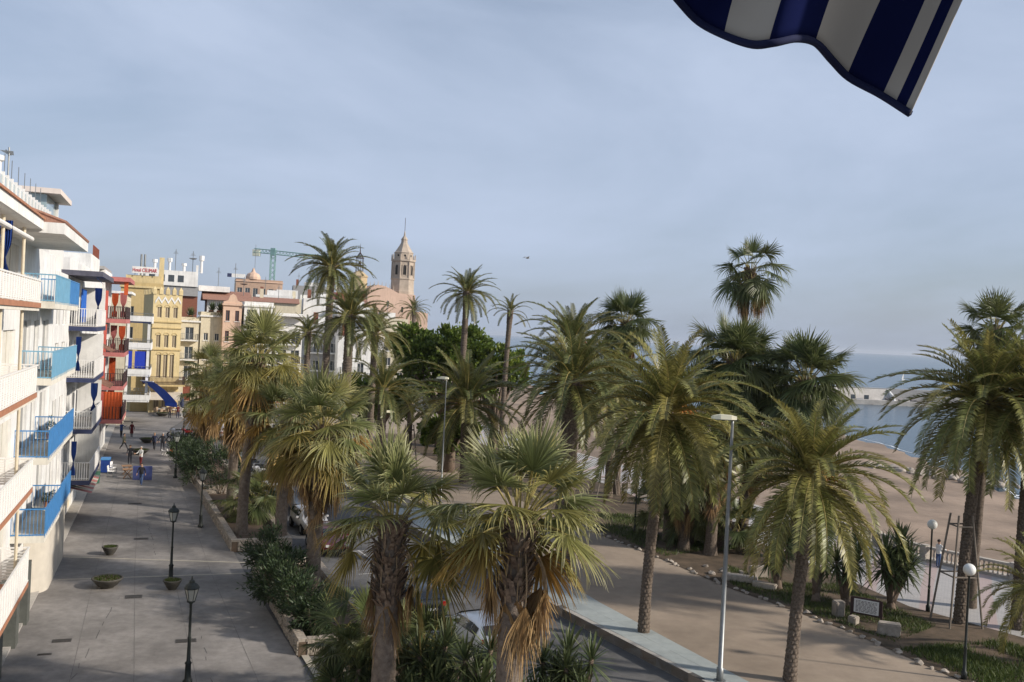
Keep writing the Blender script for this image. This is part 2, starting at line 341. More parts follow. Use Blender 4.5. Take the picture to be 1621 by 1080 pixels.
# ---------------------------------------------------------------- planters with rubble walls
def rubble_wall(mb, a, b, w, h, seed, m=1):
    """a core prism with proud uneven stones on both faces and rough cap stones"""
    r=random.Random(seed); a=Vector(a); b=Vector(b); d=(b-a); L=d.length; d.normalize(); q=Vector((d.y,-d.x))
    c=[a,b,b+q*w,a+q*w]; mb.prism([(p.x,p.y) for p in c][::-1],-.05,h-.03,0)
    ang=math.atan2(d.y,d.x)
    for side in (0,1):
        z=.0
        while z<h-.08:
            hh=min(r.uniform(.08,.17),h-z); x=0
            while x<L-.05:
                ww=min(r.uniform(.10,.32),L-x)
                p=a+d*(x+ww/2)+q*(0 if side==0 else w)
                mb.obox((p.x,p.y,z+hh/2),(ww*.9,.06+r.uniform(0,.08),hh*r.uniform(.75,1.0)),ang+r.uniform(-.12,.12),r.uniform(-.12,.12),r.uniform(-.16,.16),m)
                x+=ww
            z+=hh
    x=0
    while x<L:
        ww=min(r.uniform(.3,.6),L-x+.05); p=a+d*(x+ww/2)+q*w/2
        mb.obox((p.x,p.y,h+.02),(ww*.95,w*1.12,.10+r.uniform(0,.04)),ang+r.uniform(-.04,.04),0,r.uniform(-.03,.03),m); x+=ww
def planter(label, A, B, width, seed):
    A=Vector(A);B=Vector(B);d=(B-A).normalized();q=Vector((d.y,-d.x)); t=thing('planter', label,'planter',(A.x,A.y,0))
    l=[A-A,B-A,B-A+q*width,q*width]
    MB().prism([(p.x,p.y) for p in (l[0]+q*.2+d*.2,l[1]+q*.2-d*.2,l[2]-q*.2-d*.2,l[3]-q*.2+d*.2)][::-1],-.03,.36).build('soil', m_earth, t)
    h=.56
    for k,(a,b) in enumerate(((l[0],l[1]),(l[1],l[2]),(l[2],l[3]),(l[3],l[0]))):
        mb=MB(); e=(b-a).normalized(); rubble_wall(mb,a,b-e*.34,.32,h,seed+k); w=mb.build('stone_wall',[m_earth,m_stone],t); w['kind']='stuff'
    return t
planter('rubble walled planter with oleanders beside the near promenade',(-7.8,37.2),(-13.0,49.4),3.4,1)
planter('rubble walled planter holding tall palm trunks and bare earth',(-15.3,53.6),(-22.2,69.2),3.4,9)
planter('furthest rubble walled planter with dark green bushes beside the lantern',(-22.6,70.6),(-30.0,86.5),3.6,17)
planter('nearest rubble planter at the bottom with yuccas and two fan palms',(-1.6,20),(-6.1,35.6),5.2,25)
# ================================================================ PALMS
m_fan = leafmat('fan palm leaf', (.170,.200,.070), (.48,.45,.25), (.31,.27,.085), .35, .4)
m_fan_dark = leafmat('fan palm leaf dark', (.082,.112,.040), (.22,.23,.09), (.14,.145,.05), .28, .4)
m_fan_yel = leafmat('fan palm leaf yellowing', (.22,.20,.05), (.46,.32,.12), (.36,.21,.06), .32, .5)
m_dead = leafmat('dead palm leaf', (.33,.21,.09), (.50,.37,.20), (.20,.11,.05), .2, .8)
m_date = leafmat('date palm leaf', (.150,.170,.046), (.32,.30,.11), (.25,.21,.06), .32, .4)
m_date_far = leafmat('date palm leaf blue', (.098,.122,.040), (.22,.22,.08), (.17,.155,.05), .3, .4)
m_petiole = mat('palm stalk', (.27,.22,.07), .6, .2, 6)
m_petiole_dead = mat('dead stalk', (.34,.24,.14), .8, .25, 6)
m_ftrunk = mat('fan palm bark', (.11,.085,.066), .95, .3, 6, bump=.9, bscale=22, col2=(.24,.195,.155))
m_boot = mat('split leaf bases', (.09,.055,.038), .9, .4, 7, col2=(.33,.25,.18))
m_dtrunk = mat('date palm bark', (.06,.045,.034), .95, .35, 11, bump=1.0, bscale=26, col2=(.20,.16,.125))
m_fruit = mat('palm fruit stalk', (.42,.16,.03), .7, .3, 9)

def fan_mesh(name, seed, elev, dead=False, matl=None, nseg=42):
    """one fan leaf in true gravity: stalk leaves along +x at elev, blade of pleated segments whose tips hang"""
    r=random.Random(seed); mb=MB(); Lp=r.uniform(1.0,1.25) if not dead else r.uniform(1.1,1.6); Rf=r.uniform(1.3,1.55) if not dead else r.uniform(1.1,1.3)
    e=R(elev); p=Vector((.12,0,0)); pts=[p.copy()]; st=8
    bend=R(26)*math.cos(e) if not dead else R(max(0,elev+88))*.9
    for i in range(st):
        ee=e-bend*((i+.5)/st)**1.5*1.4
        p=p+Vector((math.cos(ee),0,math.sin(ee)))*Lp/st; pts.append(p.copy())
    mb.tube(pts,[.035]+[.026]*(st-2)+[.02,.016],5,0)
    ee=e-bend*1.35; e1=Vector((math.cos(ee),0,math.sin(ee))); e2=Vector((0,1,0)); e3=e1.cross(e2)*-1
    if e3.z<0 and not dead and elev>-30: e3=-e3
    amax=R(118-.5*max(0,elev-20)) if not dead else R(r.uniform(38,62)); base=p
    tw=r.uniform(-.35,.35); e2=(e2*math.cos(tw)+e3*math.sin(tw)); e3=e1.cross(e2)*-1
    rs=[.0,.24,.45,.66,.85,1.0]; da=2*amax/nseg
    for k in range(nseg):
        a=-amax+da*(k+.5); rr=Rf*(1-.22*(a/amax)**2)*r.uniform(.9,1.06)
        q=(e1*math.cos(a)+e2*math.sin(a)); cup=.16*math.cos(a*.8)
        g=(r.uniform(.12,.6) if not dead else .2); g*=1-.75*max(0,q.z); kk=r.uniform(2.2,3.2); side=e1*-math.sin(a)+e2*math.cos(a)
        P=[];T=[];F=[]; sw=r.uniform(-.08,.08)
        for i,f in enumerate(rs):
            L=rr*f
            c=base+q*L*(1-.18*f**3*(g/.4))+e3*cup*L*(1-f)*.9+side*sw*L*f
            c=c-Vector((0,0,1))*g*rr*f**kk
            if dead: c=c+Vector((0,0,-1))*.15*L+Vector((r.uniform(-.04,.04),r.uniform(-.04,.04),0))*f
            w=(L*da*.56 if f<.45 else .56*.45*rr*da*(1-((f-.45)/.55))**.9)+.0035
            nr=e3*w*(.65 if k%2 else .5)
            P+= [c-side*w, c+nr, c+side*w]; T+=[max(0,f-.25)**1.6*1.5*r.uniform(.5,1)]*3
            if i: 
                o=3*(i-1); F+=[(o,o+1,o+4,o+3),(o+1,o+2,o+5,o+4)]
        mb.add(P,F,1,[min(1,x) for x in T])
    return mb.mesh(name,[m_petiole_dead if dead else m_petiole, matl or (m_dead if dead else m_fan)])
FAN={}
for cls,el in (('a',78),('b',55),('c',30),('d',6),('e',-22),('f',-48)):
    FAN[cls]=[fan_mesh('fan_frond',k*17+el+200,el+k*5,False,m_fan_yel if (el<0 or (el<20 and k==2)) else None) for k in range(3)]
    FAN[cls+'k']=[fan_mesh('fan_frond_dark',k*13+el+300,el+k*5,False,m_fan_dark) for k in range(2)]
FAN['x']=[fan_mesh('dead_fan_frond',k*7+5,-(35+k*12),True,None,22) for k in range(4)]

def date_mesh(name, seed, elev, bend, matl, pairs=58):
    """one feather leaf, length 3, in true gravity"""
    r=random.Random(seed); mb=MB(); L=3.0; st=14; p=Vector((.1,0,0)); e=R(elev); pts=[p.copy()]; tans=[]
    sway=r.uniform(-.12,.12)
    for i in range(st):
        ee=e-R(bend)*((i+.5)/st)**1.35
        d=Vector((math.cos(ee),sway*(i/st),math.sin(ee))).normalized(); tans.append(d); p=p+d*L/st; pts.append(p.copy())
    tans.append(tans[-1])
    mb.tube(pts,[.035*(1-.85*i/st) for i in range(st+1)],4,0)
    for k in range(pairs):
        f=.10+.9*(k+.5)/pairs; x=f*st; i=min(int(x),st-1); c=pts[i].lerp(pts[i+1],x-i); d=tans[i]
        sidev=Vector((-sway,1,0)).normalized(); nrm=sidev.cross(d).normalized()*-1
        if nrm.z<0 and d.x>0: nrm=-nrm
        ll=.50*min(1,(.35+f*2.6))*(1-.62*max(0,f-.35)/.65)*r.uniform(.88,1.1)
        for sg in (-1,1):
            v=nrm*r.uniform(.12,.5)
            q=(d*r.uniform(.62,.85)+sidev*sg*.8+v).normalized()
            w=d*.024
            m1=c+q*ll*.5; tp=c+q*ll*.97+Vector((0,0,-1))*ll*r.uniform(.06,.2)
            mb.add([c-w*.6,c+w*.6,m1+w,m1-w,tp],[(0,1,2,3),(3,2,4)],1,[0,0,.25,.25,r.uniform(.5,1)])
    return mb.mesh(name,[m_petiole,matl])
DATE={}
for tagc,matl in (('n',m_date),('f',m_date_far)):
    for cls,el,bd in (('a',80,38),('b',62,56),('c',42,68),('d',20,70),('e',-5,60),('f',-32,42)):
        DATE[tagc+cls]=[date_mesh('date_frond',k*19+el+50,el+k*6-6,bd+k*10,matl) for k in range(3)]
DATE['x']=[date_mesh('dead_date_frond',k+9,-50-k*8,34,m_dead,34) for k in range(2)]

def palm_trunk(parent, h, r0, lean, kind, seed, fine=True, matl=None):
    r=random.Random(seed); mb=MB(); n=32 if fine else 16; step=(.052 if fine else .1) if kind=='date' else (.09 if fine else .2); N=max(8,int(h/step)); P=[];F=[]
    lx,ly=lean; ph=r.uniform(0,6); wob=r.uniform(.0,.10); cells=9
    for i in range(N+1):
        f=i/N; z=f*h; c=Vector((lx*f**1.6+wob*math.sin(f*3.1+ph)*(1-f), ly*f**1.6, z))
        if kind=='date':
            rr=r0*.86*(1.18-.18*min(1,f*6)); rr*=1+.28*max(0,(f-.86)/.14)
        else:
            rr=r0*(1.3-.3*min(1,f*9))*(1-.16*f)
        jit=r.uniform(-.012,.012)
        for k in range(n):
            th=2*math.pi*k/n
            if kind=='date':       # rows of cut leaf bases, each row shifted half a cell
                row=z/.17; u=th*cells/(2*math.pi)+.5*(int(row)%2); fz=row-int(row); fu=abs((u%1)-.5)*2
                b=.17*(1-fz*.9)*(1-fu*fu)-.07+r.uniform(-.02,.02)
            else:                  # close leaf scar rings with fine cracks
                b=.018*math.sin(z*21+math.sin(th*3+ph)*.8)+jit+.014*math.sin(th*11+math.sin(z*.9)*4)+r.uniform(-.014,.014)
            P.append((c.x+rr*(1+b)*math.cos(th),c.y+rr*(1+b)*math.sin(th),z-.05))
    for i in range(N):
        for k in range(n): F.append((i*n+k,i*n+(k+1)%n,(i+1)*n+(k+1)%n,(i+1)*n+k))
    F.append(tuple(N*n+k for k in range(n)))
    mb.add(P,F); return mb.build('trunk', matl or (m_dtrunk if kind=='date' else m_ftrunk), parent, kind!='date')

def fan_palm(label, loc, h, scale=1.0, r0=.36, lean=(0,0), nf=34, ndead=8, seed=1, dark=False, boots=1.5, skirt=0, mn=-34, group='fan palms', front=0, upw=1.05):
    r=random.Random(seed); t=thing('fan_palm', label, 'palm tree', loc, 0, group)
    palm_trunk(t,h,r0,lean,'fan',seed,not dark,m_dtrunk if dark else None); top=Vector((lean[0],lean[1],h-.1))  # dark palms take the darker bark: shade under the crowns put into colour
    if boots:
        mb=MB()
        for i in range(int(boots*75)):
            f=r.random(); z=h-.15-boots*f; th=r.uniform(0,6.28); c=Vector((lean[0]*((z/h)**1.6),lean[1]*((z/h)**1.6),z)); rr=r0*(.86+.10*f)
            d=Vector((math.cos(th),math.sin(th),0)); s_=Vector((-d.y,d.x,0)); w=r.uniform(.06,.11); l=r.uniform(.25,.5); sk=r.uniform(-.12,.12)
            a=c+d*rr*.95; tip=c+d*(rr+r.uniform(.12,.34))+Vector((0,0,l))+s_*sk
            mb.add([a-s_*w,a+s_*w,tip+s_*w*.55,tip-s_*w*.55,a-d*.03+Vector((0,0,.1)),tip-d*.05],[(0,1,2,3),(0,3,5,4),(1,4,5,2)])
        mb.build('leaf_bases', m_boot, t)
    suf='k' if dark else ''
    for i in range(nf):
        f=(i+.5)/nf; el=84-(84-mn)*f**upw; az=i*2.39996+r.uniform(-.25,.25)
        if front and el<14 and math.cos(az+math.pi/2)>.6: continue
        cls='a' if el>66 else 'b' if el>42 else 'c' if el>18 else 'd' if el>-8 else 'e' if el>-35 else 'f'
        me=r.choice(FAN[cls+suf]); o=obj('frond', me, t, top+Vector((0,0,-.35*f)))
        o.rotation_euler=(r.uniform(-.12,.12),r.uniform(-.1,.1),az); s_=scale*(r.uniform(.74,1.14) if dark else r.uniform(.86,1.1)); o.scale=(s_,s_*r.uniform(.8,1.12),s_)
    for i in range(front):
        az=-math.pi/2+lerp(-.75,.75,(i+.5)/front)+r.uniform(-.12,.12); o=obj('dead_frond', FAN['x'][3 if i%3 else 2], t, top+Vector((0,0,-.1-.25*r.random()))); o.rotation_euler=(0,r.uniform(.02,.22),az); s_=scale*r.uniform(.85,1.0); o.scale=(s_*1.1,s_*.8,s_*1.3)
    for i in range(ndead):
        az=i*2.39996*1.3+r.uniform(-.5,.5); me=r.choice(FAN['x'])
        o=obj('dead_frond', me, t, top+Vector((0,0,-.45-r.uniform(0,.35)))); o.rotation_euler=(r.uniform(-.12,.12),r.uniform(-.1,.15),az); s_=scale*r.uniform(.8,1.05); o.scale=(s_,s_,s_)
    for i in range(skirt):
        az=r.uniform(0,6.28); me=r.choice(FAN['x']); z=h-.7-r.uniform(0,1)*(h*.28)
        o=obj('dead_frond', me, t, Vector((lean[0]*(z/h)**1.6,lean[1]*(z/h)**1.6,z))); o.rotation_euler=(r.uniform(-.1,.1),r.uniform(.15,.4),az); s_=scale*.8; o.scale=(s_,s_,s_)
    return t
def date_palm(label, loc, h, flen=3.2, r0=.38, lean=(0,0), nf=56, seed=1, far=False, fruit=0, low=-34, ndead=0, group='feather palms', name='date_palm'):
    r=random.Random(seed); t=thing(name, label, 'palm tree', loc, 0, group)
    palm_trunk(t,h,r0,lean,'date',seed,not far); top=Vector((lean[0],lean[1],h-.1)); sc=flen/3.0
    for i in range(nf):
        f=(i+.5)/nf; el=82-(82-low)*f**1.12; az=i*2.39996+r.uniform(-.2,.2)
        cls='a' if el>68 else 'b' if el>48 else 'c' if el>26 else 'd' if el>4 else 'e' if el>-20 else 'f'
        me=r.choice(DATE[('f' if far else 'n')+cls]); o=obj('frond', me, t, top+Vector((0,0,-.25*f)))
        o.rotation_euler=(r.uniform(-.1,.1),r.uniform(-.12,.12),az); s_=sc*r.uniform(.85,1.08)*(.74+.26*min(1,f*2.5)); o.scale=(s_,s_,s_)
    for i in range(ndead):
        o=obj('dead_frond', r.choice(DATE['x']), t, top+Vector((0,0,-.35))); o.rotation_euler=(0,r.uniform(-.1,.2),r.uniform(0,6.28)); o.scale=(sc*.8,)*3
    for i in range(fruit):
        az=r.uniform(0,6.28); d=Vector((math.cos(az),math.sin(az),0)); mb=MB()
        for k in range(9):
            dd=(d+Vector((r.uniform(-.35,.35),r.uniform(-.35,.35),0))); l=r.uniform(.7,1.1)
            mb.tube([top+d*.15,top+d*.4*l+Vector((0,0,.25)),top+dd*.8*l+Vector((0,0,.18)),top+dd*1.05*l+Vector((0,0,-.15))],[.02,.014,.012,.018],3)
        mb.build('fruit_stalk', m_fruit, t)
    return t

# --- fan palms along the planters, near to far
fan_palm('fan palm with shaggy leaf bases left of the two nearest palms',(-3.6,30,.3),6.7,1.22,.40,(.12,0),30,8,3,boots=2.6,mn=-42,upw=1.12,front=4)
fan_palm('nearest fan palm with straw coloured hanging fans, right of its twin',(.3,28,.3),7.4,1.26,.40,(.2,.1),38,8,8,boots=2.4,mn=-38,upw=1.12,front=12)
fan_palm('fan palm in the oleander planter with a thick straw skirt',(-9.0,45.1,.3),7.9,1.30,.36,(.15,0),44,27,13,skirt=8)
fan_palm('fan palm at the near end of the bare earth planter, beside the parked cars',(-13.1,55.6,.3),7.2,1.28,.36,(.2,.1),40,25,21,skirt=8)
fan_palm('tallest fan palm of the bare earth planter, above the rest',(-15.6,56.6,.3),10.6,1.32,.32,(.5,.2),37,12,34,skirt=6,boots=2)
fan_palm('fan palm halfway along the bare earth planter with long skirt',(-18.5,64,.3),8.2,1.28,.34,(.3,.2),37,20,45,skirt=8)
fan_palm('pale slim trunked fan palm in the furthest planter',(-26.4,84,.3),6.0,1.22,.26,(-.1,0),31,20,52,skirt=4)
fan_palm('thick trunked fan palm behind the furthest planter',(-31.8,100,0),7.9,1.28,.40,(0,0),33,15,61,skirt=4)
# --- fan palms in the planted bed
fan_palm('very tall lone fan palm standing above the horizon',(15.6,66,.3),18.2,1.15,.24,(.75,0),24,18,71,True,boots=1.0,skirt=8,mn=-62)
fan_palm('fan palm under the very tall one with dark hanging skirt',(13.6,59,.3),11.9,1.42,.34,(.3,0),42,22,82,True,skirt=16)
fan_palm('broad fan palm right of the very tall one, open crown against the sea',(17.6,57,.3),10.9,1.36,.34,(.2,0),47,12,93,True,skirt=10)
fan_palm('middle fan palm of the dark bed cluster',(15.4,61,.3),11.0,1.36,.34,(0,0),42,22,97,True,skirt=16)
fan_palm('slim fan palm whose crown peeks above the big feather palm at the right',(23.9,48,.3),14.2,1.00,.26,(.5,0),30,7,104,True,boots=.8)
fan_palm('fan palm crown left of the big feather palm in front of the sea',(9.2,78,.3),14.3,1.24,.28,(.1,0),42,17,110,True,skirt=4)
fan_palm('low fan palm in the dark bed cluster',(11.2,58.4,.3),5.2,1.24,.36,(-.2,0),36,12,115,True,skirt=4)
# --- feather palms
date_palm('feather palm growing out of the slab path by the kerb',(6.4,41.3,.3),9.9,4.84,.27,(.55,.2),94,5,fruit=7,low=-60)
date_palm('feather palm nearest on the sandy promenade, right of the tall street lamp',(11.3,36.1,.3),8.1,4.26,.27,(.42,.2),82,6,fruit=3,low=-54)
date_palm('big feather palm with long arching leaves in front of the harbour wall',(21.9,45.0,.3),10.8,5.2,.30,(.75,0),89,7,low=-56)
date_palm('feather palm cut by the right edge of the picture',(24.4,44.5,.3),11.0,4.90,.34,(.3,0),74,9,low=-50,fruit=3)
date_palm('small low feather palm at the lower right edge beside the sea walk',(22.4,39.6,.3),3.4,2.97,.22,(.1,0),48,12,low=-34)
date_palm('stout feather palm with pineapple shaped trunk head by the path',(3.3,51,.3),10.6,4.58,.52,(.1,.1),73,14,far=True,fruit=4,low=-36)
date_palm('taller feather palm with orange stalks behind the stout one',(3.6,61,.3),12.6,4.02,.36,(.3,0),49,15,far=True,fruit=6,low=-22)
date_palm('wide dark feather palm in front of the dense round tree',(-3.5,80,.3),7.0,6.2,.46,(-.1,0),67,16,far=True,fruit=5,low=-34)
date_palm('tall slender feather palm rising behind the dense round tree',(-4.9,96,0),17.3,3.80,.36,(.1,0),46,17,far=True,low=-34)
date_palm('thin feather palm with a small sparse crown before the sea',(-.7,96,0),15.6,2.46,.30,(.4,0),22,18,far=True,low=-14)
date_palm('tallest feather palm left of the church, dark against the sky',(-18.0,92,0),19.0,4.47,.40,(.2,0),58,19,far=True,low=-40)
date_palm('bushy feather palm with thick trunk left of the church',(-14.2,82,0),14.2,4.47,.46,(.1,0),60,20,far=True,low=-36)
date_palm('feather palm just left of the church wall',(-13.4,92,0),12.8,4.02,.36,(.1,0),48,22,far=True,low=-36)
date_palm('small feather palm in front of the white houses',(-22.6,105,0),12.4,3.12,.38,(0,0),39,23,far=True,low=-30)
date_palm('distant little feather palm in front of the pink church wall',(-30.5,290,0),19.6,6.03,.5,(0,0),35,24,far=True,low=-34)
date_palm('distant leaning feather palm on the roofs under the crane',(-61.0,290,14),17.0,6.26,.45,(3.0,0),31,26,far=True,low=-40)
date_palm('half hidden feather palm behind the straw skirted fan palm',(-9.6,72,0),8.6,4.02,.4,(0,0),42,27,far=True,low=-30)
date_palm('feather palm held up by three props near the beach wall',(8.3,76,.3),9.6,5.42,.36,(-.2,0),72,28,low=-58)
date_palm('young feather palm held up by props under the dense tree',(-8.9,86,.2),6.2,2.91,.3,(0,0),31,29,far=True,low=-30)

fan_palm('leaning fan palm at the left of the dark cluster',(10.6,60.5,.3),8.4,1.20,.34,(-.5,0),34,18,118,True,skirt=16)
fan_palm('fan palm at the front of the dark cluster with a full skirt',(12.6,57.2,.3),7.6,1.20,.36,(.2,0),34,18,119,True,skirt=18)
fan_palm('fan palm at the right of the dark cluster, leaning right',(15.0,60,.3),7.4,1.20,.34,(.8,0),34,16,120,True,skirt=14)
# ================================================================ SHRUBS, YUCCAS, TREE
m_leafd = leafmat('oleander leaf', (.026,.048,.020), (.065,.090,.034), (.04,.062,.026), .2)
m_leaft = leafmat('dense tree leaf', (.062,.115,.02), (.25,.28,.04), (.10,.15,.03), .32)
m_leafy = leafmat('yucca leaf', (.05,.085,.035), (.14,.15,.06), (.08,.10,.04), .2)
m_leafp = leafmat('palmetto leaf', (.03,.055,.022), (.08,.10,.04), (.05,.07,.03), .15)
m_bark = mat('shrub bark', (.16,.12,.09), .95, .3, 8, bump=.5)
def leaf_cloud(mb, c, rad, n, size, r, shell=.55, up=.3, narrow=.35, m=0):
    """n leaf blades through an ellipsoid, denser towards the outside, in clumps"""
    c=Vector(c); k=max(6,int(n/70)); cl=[]
    for i in range(k):
        d=Vector((r.gauss(0,1),r.gauss(0,1),r.gauss(0,1))).normalized(); q=r.uniform(shell,1.0)
        cl.append((Vector((d.x*rad[0]*q,d.y*rad[1]*q,d.z*rad[2]*q)), r.uniform(.16,.34)*max(rad)))
    for i in range(n):
        o,s=cl[i%k]; p=c+o+Vector((r.gauss(0,1),r.gauss(0,1),r.gauss(0,.8)))*s*.5
        d=(p-c); d=(d.normalized() if d.length>0 else Vector((0,0,1)))+Vector((r.gauss(0,.6),r.gauss(0,.6),r.gauss(0,.6)+up)); d.normalize()
        w=d.cross(Vector((r.gauss(0,1),r.gauss(0,1),r.gauss(0,1)))).normalized()*size*narrow*.5; L=size*r.uniform(.7,1.3)
        t=r.random()
        mb.add([p,p+d*L*.5+w,p+d*L,p+d*L*.5-w],[(0,1,2,3)],m,[t*.5,t*.5,t,t*.5])
def shrub(label, loc, rad, n, size, seed, name='oleander_bush', cat='bush', m=None, narrow=.22, group=None):
    r=random.Random(seed); t=thing(name,label,cat,loc,0,group)
    mb=MB()
    for i in range(9):
        a=r.uniform(0,6.28); mb.tube([(.15*math.cos(a),.15*math.sin(a),-.1),(rad[0]*.4*math.cos(a),rad[1]*.4*math.sin(a),rad[2]*.8),(rad[0]*.65*math.cos(a),rad[1]*.65*math.sin(a),rad[2]*1.4)],[.03,.02,.01],5)
    mb.build('stem', m_bark, t)
    mb=MB(); leaf_cloud(mb,(0,0,rad[2]*1.02),rad,n,size,r,.35,.5,narrow); c=mb.build('foliage', m or m_leafd, t); return t
G_OL='oleanders in the stone planters'
for i,(x,y,rx,rz,l) in enumerate(((-11.6,47.2,1.2,1.25,'dark oleander at the far end of the near planter'),(-10.6,45.2,1.2,1.1,'oleander behind the trunk of the straw skirted palm'),(-9.9,42.6,1.35,1.3,'middle oleander of the near planter'),(-8.6,40.6,1.3,1.2,'oleander near the front of the near planter'),(-7.6,38.9,1.0,.85,'oleander at the front corner of the near planter'))):
    shrub(l,(x,y,.36),(rx,rx,rz),2600,.26,100+i,group=G_OL)
for i,(x,y,rx,rz,l) in enumerate(((-24.0,73.6,1.45,1.25,'dark clipped bush at the front of the furthest planter'),(-25.4,76.5,1.6,1.35,'round dark bush in the middle of the furthest planter'),(-26.8,80,1.5,1.3,'dark bush beside the slim fan palm trunk'),(-28.4,84,1.5,1.3,'bush at the back end of the furthest planter'))):
    shrub(l,(x,y,.36),(rx,rx,rz),2600,.28,120+i,group='bushes in the furthest planter')
shrub('broad dark shrub by the parked motorcycles',(-20.8,69.5,.36),(1.6,1.6,2.0),2600,.3,130)
# ground cover
def patch(label, poly, n, size, seed, m, kind='grass', name='grass_patch', z=RZ+.01):
    r=random.Random(seed); xs=[p[0] for p in poly]; ys=[p[1] for p in poly]; mb=MB(); c=0
    def inside(x,y):
        k=False
        for i in range(len(poly)):
            (x1,y1),(x2,y2)=poly[i],poly[i-1]
            if (y1>y)!=(y2>y) and x<(x2-x1)*(y-y1)/(y2-y1)+x1: k=not k
        return k
    while c<n:
        x=r.uniform(min(xs),max(xs)); y=r.uniform(min(ys),max(ys))
        if not inside(x,y): continue
        if math.sin(x*1.7)+math.sin(y*1.3+x)+r.uniform(-1.2,1.2)<-.4: c+=.3; continue
        a=r.uniform(0,6.28); h=size*r.uniform(.5,1.4); w=size*.10; lx,ly=r.gauss(0,.4)*h,r.gauss(0,.4)*h; t=r.random()
        mb.add([(x-w*math.cos(a),y-w*math.sin(a),z),(x+w*math.cos(a),y+w*math.sin(a),z),(x+lx,y+ly,z+h)],[(0,1,2)],0,[t*.4,t*.4,t]); c+=1
    return tag(mb.build(name,m),label,kind,None,'stuff')
m_grass = leafmat('lawn grass', (.05,.085,.018), (.13,.15,.04), (.08,.1,.03), .25)
patch('ragged grass in the front of the bed under the big feather palm',[(17.2,40.5),(22.6,42.4),(24.5,38),(25,33),(20.4,33)],15000,.22,5,m_grass)
patch('strip of grass around the notice board and stones',[(14.5,46.2),(17.4,41.5),(20.6,44.4),(18.4,51.5),(15.2,51)],9000,.16,6,m_grass)
patch('grass under the dark palm cluster by the path edge',[(6.6,62.5),(9.7,56),(13.0,58.5),(11.2,69),(6,69)],6000,.2,7,m_grass)
patch('thin grass along the bed edge behind the tall lamp',[(12.2,50.2),(14.4,46.4),(16,49.5),(13,54.5)],3500,.14,8,m_grass)

# yuccas
def sword(mb, base, d, L, w, r, droop):
    d=d.normalized(); side=d.cross(Vector((0,0,1))); side=side.normalized() if side.length>.01 else Vector((1,0,0))
    t=r.uniform(0,.5); P=[];F=[];T=[]
    for i,f in enumerate((0,.4,.75,1)):
        c=base+d*L*f-Vector((0,0,1))*droop*L*f*f; ww=side*w*(.75,1,.7,.04)[i]*.5
        P+=[c-ww,c+ww]; T+=[t+f*.35]*2
        if i: F.append((2*i-2,2*i-1,2*i+1,2*i))
    mb.add(P,F,0,T)
def rosette_mesh(name, seed, n, L, w, matl, lo=-35):
    r=random.Random(seed); mb=MB()
    for i in range(n):
        f=(i+.5)/n; el=R(85-(85-lo)*f); az=i*2.39996; d=Vector((math.cos(az)*math.cos(el),math.sin(az)*math.cos(el),math.sin(el)))
        sword(mb,d*.06+Vector((0,0,-.15*f)),d,L*r.uniform(.8,1.1),w,r,r.uniform(.02,.2))
    return mb.mesh(name,[matl])
ROS=[rosette_mesh('leaf_rosette',k,70,.72,.055,m_leafy,-45) for k in range(3)]
def yucca(label, loc, heads, seed, scale=1.0, group='yuccas in the planted bed'):
    """heads: list of (dx,dy,z) rosette positions on forking stems"""
    r=random.Random(seed); t=thing('yucca', label,'yucca',loc,0,group)
    mb=MB(); mb.lathe([(.30,-.05),(.22,.15),(.16,.5)],(0,0,0),10)
    for dx,dy,z in heads: mb.tube([(0,0,.2),(dx*.35,dy*.35,z*.4),(dx*.85,dy*.85,z*.75),(dx,dy,z)],[.17,.12,.09,.08],8)
    mb.build('trunk', m_bark, t, True)
    for dx,dy,z in heads:
        o=obj('leaf_rosette', r.choice(ROS), t, (dx,dy,z)); s_=scale*r.uniform(.9,1.2); o.scale=(s_,)*3; o.rotation_euler=(r.uniform(-.2,.2)+dy*-.2,r.uniform(-.2,.2)+dx*.2,r.uniform(0,6))
    return t
yucca('forked yucca with three stems behind the notice board',(17.2,47.2,RZ),[(-.5,0,2.2),(.35,.3,2.9),(.1,-.3,1.9),(.5,-.1,2.3),(-.1,.2,3.2)],1,1.6)
yucca('tall many headed yucca beside the globe lamp',(19.4,46.9,RZ),[(.3,.1,3.3),(.75,0,2.0),(-.3,.2,2.7),(.35,-.2,2.4),(-.1,-.3,1.9),(.9,.2,2.6),(0,.1,2.2),(.5,.4,3.0),(-.5,-.1,2.2)],2,1.65)
yucca('yucca between the notice board and the nearest feather palm',(15.9,47.6,RZ),[(0,0,2.6),(.4,.2,2.0),(-.4,0,2.9),(.1,.2,3.3)],3,1.55)
yucca('yucca under the leaves of the nearest feather palm',(14.6,49.8,RZ),[(0,0,1.9),(.5,.2,2.4),(-.5,0,1.6),(.1,.2,2.7)],4,1.5)
for i,(x,y,z,s_,l) in enumerate(((-2.1,30.6,.36,1.5,'spiky yucca clump between the two nearest fan palms'),(-.6,30.0,.5,1.35,'lower yucca clump left of the nearest fan palm trunk'),(1.9,30.4,.4,1.5,'bushy yucca clump right of the nearest fan palm trunk'),(2.6,29.6,.5,1.3,'yucca clump at the road edge right of the nearest trunk'),(1.3,29.2,-.5,1.2,'low yucca rosette at the bottom by the nearest trunk'),(3.3,28.4,-.9,1.25,'single yucca rosette at the bottom by the road'),(-4.9,30.8,-.6,1.2,'yucca rosette left of the shaggy trunk'))):
    t=yucca(l,(x,y,.3),[(0,0,z+1.5),(.4,.3,z+2.1),(-.4,.2,z+1.8),(.15,-.4,z+1.2),(.55,-.15,z+.8),(-.5,-.25,z+.6)],40+i,s_*.88,'yucca clumps at the foot of the nearest palms')
